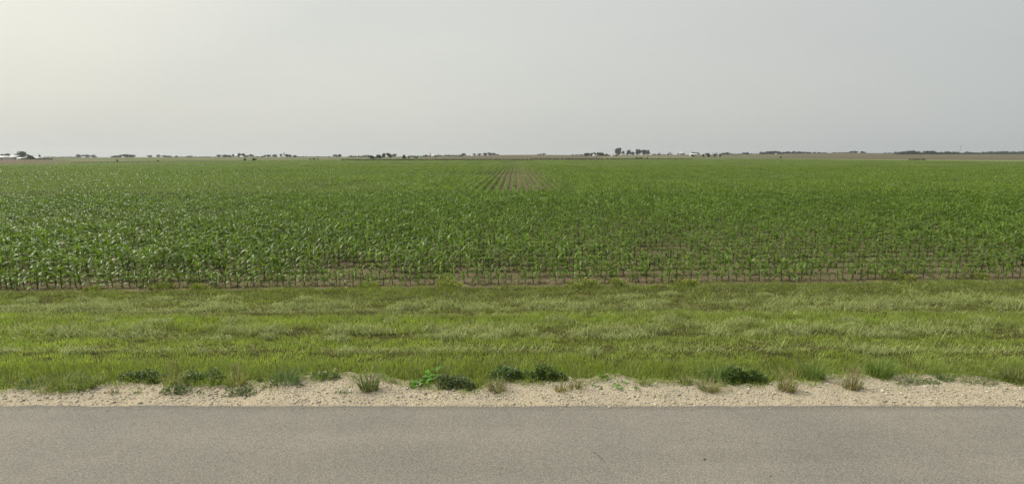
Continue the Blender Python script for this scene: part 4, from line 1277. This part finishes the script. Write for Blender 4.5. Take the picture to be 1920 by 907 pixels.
M_WHITE = flat_mat('white_painted_metal', (.78, .78, .76), .5, .05, .6)
M_GREYW = flat_mat('grey_siding', (.36, .36, .37), .7, .08, .6)
M_PALEW = flat_mat('pale_siding', (.55, .55, .55), .7, .06, .6)
M_DOOR = flat_mat('dark_door', (.10, .10, .10), .6)
M_STEEL = flat_mat('galvanised_steel', (.35, .36, .38), .45, .08, 2, .6)
M_BLUE = flat_mat('blue_grey_silo', (.18, .22, .30), .5, .08, 1)
M_WOOD = flat_mat('weathered_pole', (.12, .10, .08), .9)


def building(label, px0, px1, ridge, eave, base, wall, roof, along=True, name='farm_building', cat='farm building', depth_ratio=.6, door=True, group='farm buildings'):
    """gabled building; along = ridge runs across the view"""
    pc = (px0 + px1) / 2
    x, y, z = stand(pc, base, 1150)
    w = (px1 - px0) / F * y
    he = max(1.2, top_z(pc, eave, y) - z); hr = max(he + .6, top_z(pc, ridge, y) - z)
    d = w * depth_ratio if along else w * 1.3
    d = max(4.0, min(d, 22.0))
    t = thing(name, label, cat, (x, y, z), 0, group)
    hw = w / 2; mb = MB()
    if along:
        V = [(-hw, 0, -.6), (hw, 0, -.6), (hw, d, -.6), (-hw, d, -.6), (-hw, 0, he), (hw, 0, he), (hw, d, he), (-hw, d, he), (-hw, d / 2, hr - .1), (hw, d / 2, hr - .1)]
        mb.add(V, [(0, 1, 5, 4), (2, 3, 7, 6), (1, 2, 6, 5), (3, 0, 4, 7)], [(5, 6, 9), (7, 4, 8)])
        o_ = .25; rf = MB()
        for sgn, ya, yb_ in ((1, -o_ * 1.5, d / 2), (-1, d + o_ * 1.5, d / 2)):
            za = he - o_ * (hr - he) / (d / 2)
            V = [(-hw - o_, ya, za), (hw + o_, ya, za), (hw + o_, yb_, hr), (-hw - o_, yb_, hr)]
            V2 = [(a, b, c - .14) for a, b, c in V]
            rf.add(V + V2, [(0, 1, 2, 3), (4, 7, 6, 5), (0, 4, 5, 1), (1, 5, 6, 2), (3, 2, 6, 7), (0, 3, 7, 4)])
    else:
        V = [(-hw, 0, -.6), (hw, 0, -.6), (hw, d, -.6), (-hw, d, -.6), (-hw, 0, he), (hw, 0, he), (hw, d, he), (-hw, d, he), (0, 0, hr - .1), (0, d, hr - .1)]
        mb.add(V, [(0, 1, 5, 4), (2, 3, 7, 6), (1, 2, 6, 5), (3, 0, 4, 7)], [(4, 5, 8), (6, 7, 9)])
        o_ = .25; rf = MB()
        for xa in (-hw - o_, hw + o_):
            za = he - o_ * (hr - he) / hw
            V = [(xa, -o_, za), (xa, d + o_, za), (0, d + o_, hr), (0, -o_, hr)]
            V2 = [(a, b, c - .14) for a, b, c in V]
            rf.add(V + V2, [(0, 1, 2, 3), (4, 7, 6, 5), (0, 4, 5, 1), (1, 5, 6, 2), (3, 2, 6, 7), (0, 3, 7, 4)])
    obj('wall', mb.mesh('wall'), None, t).data.materials.append(wall)
    obj('roof', rf.mesh('roof'), None, t).data.materials.append(roof)
    if door:
        mb = MB(); dw = min(1.6, w * .16); mb.box((w * .12, -.06, 0), (w * .12 + dw, -.003, min(2.2, he * .8)))
        obj('door', mb.mesh('door'), M_DOOR, t)
    return t


building('long white-roofed barn with grey walls at the photo border', -26, 18, 292.2, 295, 298.8, M_PALEW, M_WHITE, True, 'barn', 'barn', .3)
building('grey barn with a pale roof, end to end with the long white-roofed barn', 18, 33, 290.8, 294.8, 298.8, M_GREYW, M_PALEW, True, 'barn', 'barn', .5)
building('low white shed in front of the tallest farmstead tree', 31, 43, 297, 298, 299.3, M_WHITE, M_WHITE, True, 'shed', 'shed', .4)
building('gabled white farmhouse under the tallest farmstead tree', 43, 51, 293, 295.6, 298.2, M_WHITE, M_PALEW, False, 'farmhouse', 'house')
building('long low white shed between the dense green tree and the small conifer', 63, 77, 295.6, 296.6, 298, M_WHITE, M_WHITE, True, 'shed', 'shed', .3)
building('white shed beside the tall narrow tree of the western skyline', 440, 446.5, 289.8, 291.4, 294.2, M_WHITE, M_WHITE, True, 'shed', 'shed')
building('small white shed among the dark trees of the white house grove', 507, 512, 291.8, 292.6, 294.2, M_WHITE, M_WHITE, True, 'shed', 'shed')
building('white gabled house at the foot of the thin blue silo', 526, 533, 292.2, 293.4, 295.2, M_WHITE, M_WHITE, False, 'farmhouse', 'house')
building('small white building just past the windmill tower', 809, 815, 290.6, 291.8, 294, M_WHITE, M_WHITE, True, 'shed', 'shed')
building('grey-roofed building at the foot of the windmill tower', 802, 808, 289.8, 291.4, 294, M_GREYW, M_GREYW, True, 'shed', 'shed')
building('low white shed in front of the farm grove', 1111.5, 1118.5, 290.8, 291.4, 293.2, M_WHITE, M_WHITE, True, 'shed', 'shed', .5)
building('steep white gabled building standing clear of the tallest tree', 1146.5, 1152.5, 288.6, 291, 293.6, M_WHITE, M_WHITE, False, 'barn', 'barn')
building('white building half hidden behind the shorter leaning tree', 1163, 1170.5, 288.8, 289.6, 290.8, M_WHITE, M_WHITE, True, 'shed', 'shed')
building('low white building at the far end of the dense grove', 1217, 1222.5, 289.8, 290.3, 291.2, M_WHITE, M_WHITE, True, 'shed', 'shed')
building('small grey building beside the thin conifer on the ridge', 1254.5, 1258.5, 285.2, 287, 291, M_PALEW, M_GREYW, False, 'shed', 'shed')
building('large grey building behind the second thin conifer', 1274, 1284, 285, 287.4, 291, M_GREYW, M_PALEW, True, 'barn', 'barn')
building('white house with the dark wide tree behind it', 1295, 1309, 287.8, 289.2, 292, M_WHITE, M_WHITE, True, 'farmhouse', 'house', .5)
building('small grey shed behind the widest tree of the yard row', 1341, 1345, 285.4, 287.6, 291, M_GREYW, M_GREYW, True, 'shed', 'shed')


def grain_bin(label, px, w, top, base, mat, name='grain_bin', cat='grain bin'):
    x, y, z = stand(px, base, 1150)
    r = w / F * y / 2; h = top_z(px, top, y) - z; rh = min(h * .25, r * .7)
    t = thing(name, label, cat, (x, y, z), 0, 'farm bins and silos')
    mb = MB(); mb.tube([(0, 0, -.5), (0, 0, h - rh)], [r, r], 20); obj('wall', mb.mesh('wall', False), None, t).data.materials.append(mat)
    mb = MB(); mb.tube([(0, 0, h - rh), (0, 0, h)], [r * 1.03, r * .12], 20); obj('roof', mb.mesh('roof', False), None, t).data.materials.append(mat)


grain_bin('white grain bin half hidden by trees before the brown hill', 886, 5, 288.6, 292.6, M_WHITE)
grain_bin('thin blue-grey silo rising over the white house grove', 533, 1.8, 285.2, 294, M_BLUE, 'silo', 'silo')


def lattice(label, px, top, base, name, cat, width, lean=0, sections=12, fan=False, far=1350):
    x, y, z = stand(px, base, far)
    h = top_z(px, top, y) - z
    t = thing(name, label, cat, (x, y, z), 0, None)
    mb = MB(); r = width
    cor = [(math.cos(a), math.sin(a)) for a in (0.3, 2.394, 4.489)]
    f = lambda u: width * (1 - .6 * u)
    P = lambda i, u: (cor[i][0] * f(u) + lean * u * h, cor[i][1] * f(u), u * h)
    for i in range(3):
        mb.tube([P(i, k / sections) for k in range(sections + 1)], width * .16, 5)
        for k in range(sections):
            mb.tube([P(i, k / sections), P((i + 1) % 3, (k + 1) / sections)], width * .09, 4)
    obj('mast', mb.mesh('mast'), None, t).data.materials.append(M_STEEL)
    mb = MB()
    if fan:
        for k in range(12):
            a = k * math.pi / 6; R_ = h * .16
            mb.box((-.05, -.05, -.05), (.05, .05, .05))
            c_, s_ = math.cos(a), math.sin(a)
            V = [(c_ * .3 - s_ * .1, -.5, h + s_ * .3 + c_ * .1), (c_ * .3 + s_ * .1, -.42, h + s_ * .3 - c_ * .1), (c_ * R_ + s_ * .45, -.42, h + s_ * R_ - c_ * .45), (c_ * R_ - s_ * .45, -.5, h + s_ * R_ + c_ * .45)]
            mb.add(V, [(0, 1, 2, 3)])
        obj('wheel', mb.mesh('wheel'), None, t).data.materials.append(M_STEEL)
    else:
        mb.tube([(lean * h, 0, h), (lean * h * 1.05, 0, h * 1.06)], width * .15, 6)
        obj('antenna', mb.mesh('antenna'), None, t).data.materials.append(M_STEEL)


lattice('thin tall lattice tower rising out of the long far tree line', 1798.5, 269.5, 289.5, 'radio_tower', 'tower', .75, .09, 16)
lattice('small windmill tower standing over the low buildings of the middle pasture', 807, 287.6, 294, 'farm_windmill', 'windmill', .5, 0, 6, True, 1150)
lattice('thin mast standing in the gap before the eastern wood', 1418, 283, 289.6, 'radio_mast', 'mast', .35, 0, 10)
for px, tp, lb in ((1336.5, 286, 'thin pole rising behind the yard row, beside its widest tree'), (1374, 286.6, 'thin pole on the ridge, near one of a pair past the yard row'), (1379, 287, 'thin pole on the ridge, far one of a pair past the yard row')):
    x, y, z = stand(px, 290.4, 1120); h = top_z(px, tp, y) - z
    t = thing('utility_pole', lb, 'utility pole', (x, y, z), 0, 'poles on the ridge')
    mb = MB(); mb.tube([(0, 0, -.3), (0, 0, h * .5), (0, 0, h)], [.22, .19, .15], 8); obj('pole', mb.mesh('pole'), None, t).data.materials.append(M_WOOD)
    mb = MB(); mb.box((-1.2, -.23, h - .8), (1.2, -.16, h - .62)); obj('crossarm', mb.mesh('crossarm'), None, t).data.materials.append(M_WOOD)

# ------------------------------------------------------------------ haze, sky, sun, camera
m, nt, out = new_mat('summer_haze')
vol = N(nt, 'ShaderNodeVolumePrincipled'); vol.inputs['Color'].default_value = (.90, .94, 1.0, 1); vol.inputs['Density'].default_value = HAZE = .00014
vol.inputs['Anisotropy'].default_value = .35
nt.links.new(vol.outputs[0], out.inputs['Volume'])
mb = MB(); mb.box((-9000, -80, -34), (9000, 3300, 48))
tag(obj('haze', mb.mesh('haze'), m), 'thin summer haze over the fields', 'haze', kind='stuff')

SUN_AZ, SUN_EL = R(-68), R(50)          # from the left of the view, a little ahead
sd = Vector((math.sin(SUN_AZ) * math.cos(SUN_EL), math.cos(SUN_AZ) * math.cos(SUN_EL), math.sin(SUN_EL)))
w = bpy.data.worlds.new('World'); scene.world = w; w.use_nodes = True
nt = w.node_tree; nt.nodes.clear()
out = nt.nodes.new('ShaderNodeOutputWorld'); bg = nt.nodes.new('ShaderNodeBackground'); bg.inputs['Strength'].default_value = .1
sky = nt.nodes.new('ShaderNodeTexSky'); sky.sky_type = 'NISHITA'; sky.sun_disc = False; sky.sun_elevation = SUN_EL; sky.sun_rotation = SUN_AZ
sky.dust_density = 6; sky.air_density = 1.4; sky.ozone_density = 1.5
tc = nt.nodes.new('ShaderNodeTexCoord')
# the overcast veil: brighter and warmer towards the sun, cooler away from it
dp = nt.nodes.new('ShaderNodeVectorMath'); dp.operation = 'DOT_PRODUCT'; nt.links.new(tc.outputs['Generated'], dp.inputs[0])
dp.inputs[1].default_value = sd
hv = ramp(nt, math_n(nt, 'MULTIPLY_ADD', dp.outputs['Value'], .5, .5), [(.0, (4.4, 4.7, 4.8)), (.36, (5.6, 5.95, 5.95)), (.52, (6.5, 6.62, 6.35)), (.70, (7.3, 7.4, 6.9)), (.80, (7.5, 7.6, 7.0)), (.95, (11, 10.5, 9)), (1, (15, 14, 12))])
smp = N(nt, 'ShaderNodeMapping'); smp.inputs['Scale'].default_value = (1, 1, 3.5); nt.links.new(tc.outputs['Generated'], smp.inputs[0])
nz = noise(nt, smp.outputs[0], 2.0, 6, .55)
hv = mix(nt, 1, hv, ramp(nt, nz, [(.3, (.965, .972, .985)), (.7, (1.03, 1.025, 1.015))]), 'MULTIPLY')
c = mix(nt, .16, hv, sky.outputs[0])
nt.links.new(c, bg.inputs[0]); nt.links.new(bg.outputs[0], out.inputs[0])

sl = bpy.data.lights.new('sun', 'SUN'); sl.energy = 2.9; sl.angle = R(2.0); sl.color = (1, .95, .86)
so = bpy.data.objects.new('sun', sl); COL.objects.link(so); so.rotation_euler = (-sd).to_track_quat('-Z', 'Y').to_euler()

cd = bpy.data.cameras.new('camera'); cd.lens = 18.0; cd.sensor_width = 36.0; cd.clip_start = .1; cd.clip_end = 20000
cam = bpy.data.objects.new('camera', cd); COL.objects.link(cam)
cam.location = (0, 0, CAM_Z); cam.rotation_euler = (math.pi / 2 - PITCH, 0, 0)
scene.camera = cam
scene.render.resolution_x = 1024; scene.render.resolution_y = 483
vs = scene.view_settings; vs.view_transform = 'Standard'; vs.look = 'None'; vs.exposure = 0; vs.gamma = 1
scene.cycles.max_bounces = 6; scene.cycles.transmission_bounces = 4; scene.cycles.volume_bounces = 0
scene.cycles.use_denoising = True; scene.cycles.denoising_input_passes = 'RGB_ALBEDO_NORMAL'; scene.cycles.denoising_prefilter = 'NONE'
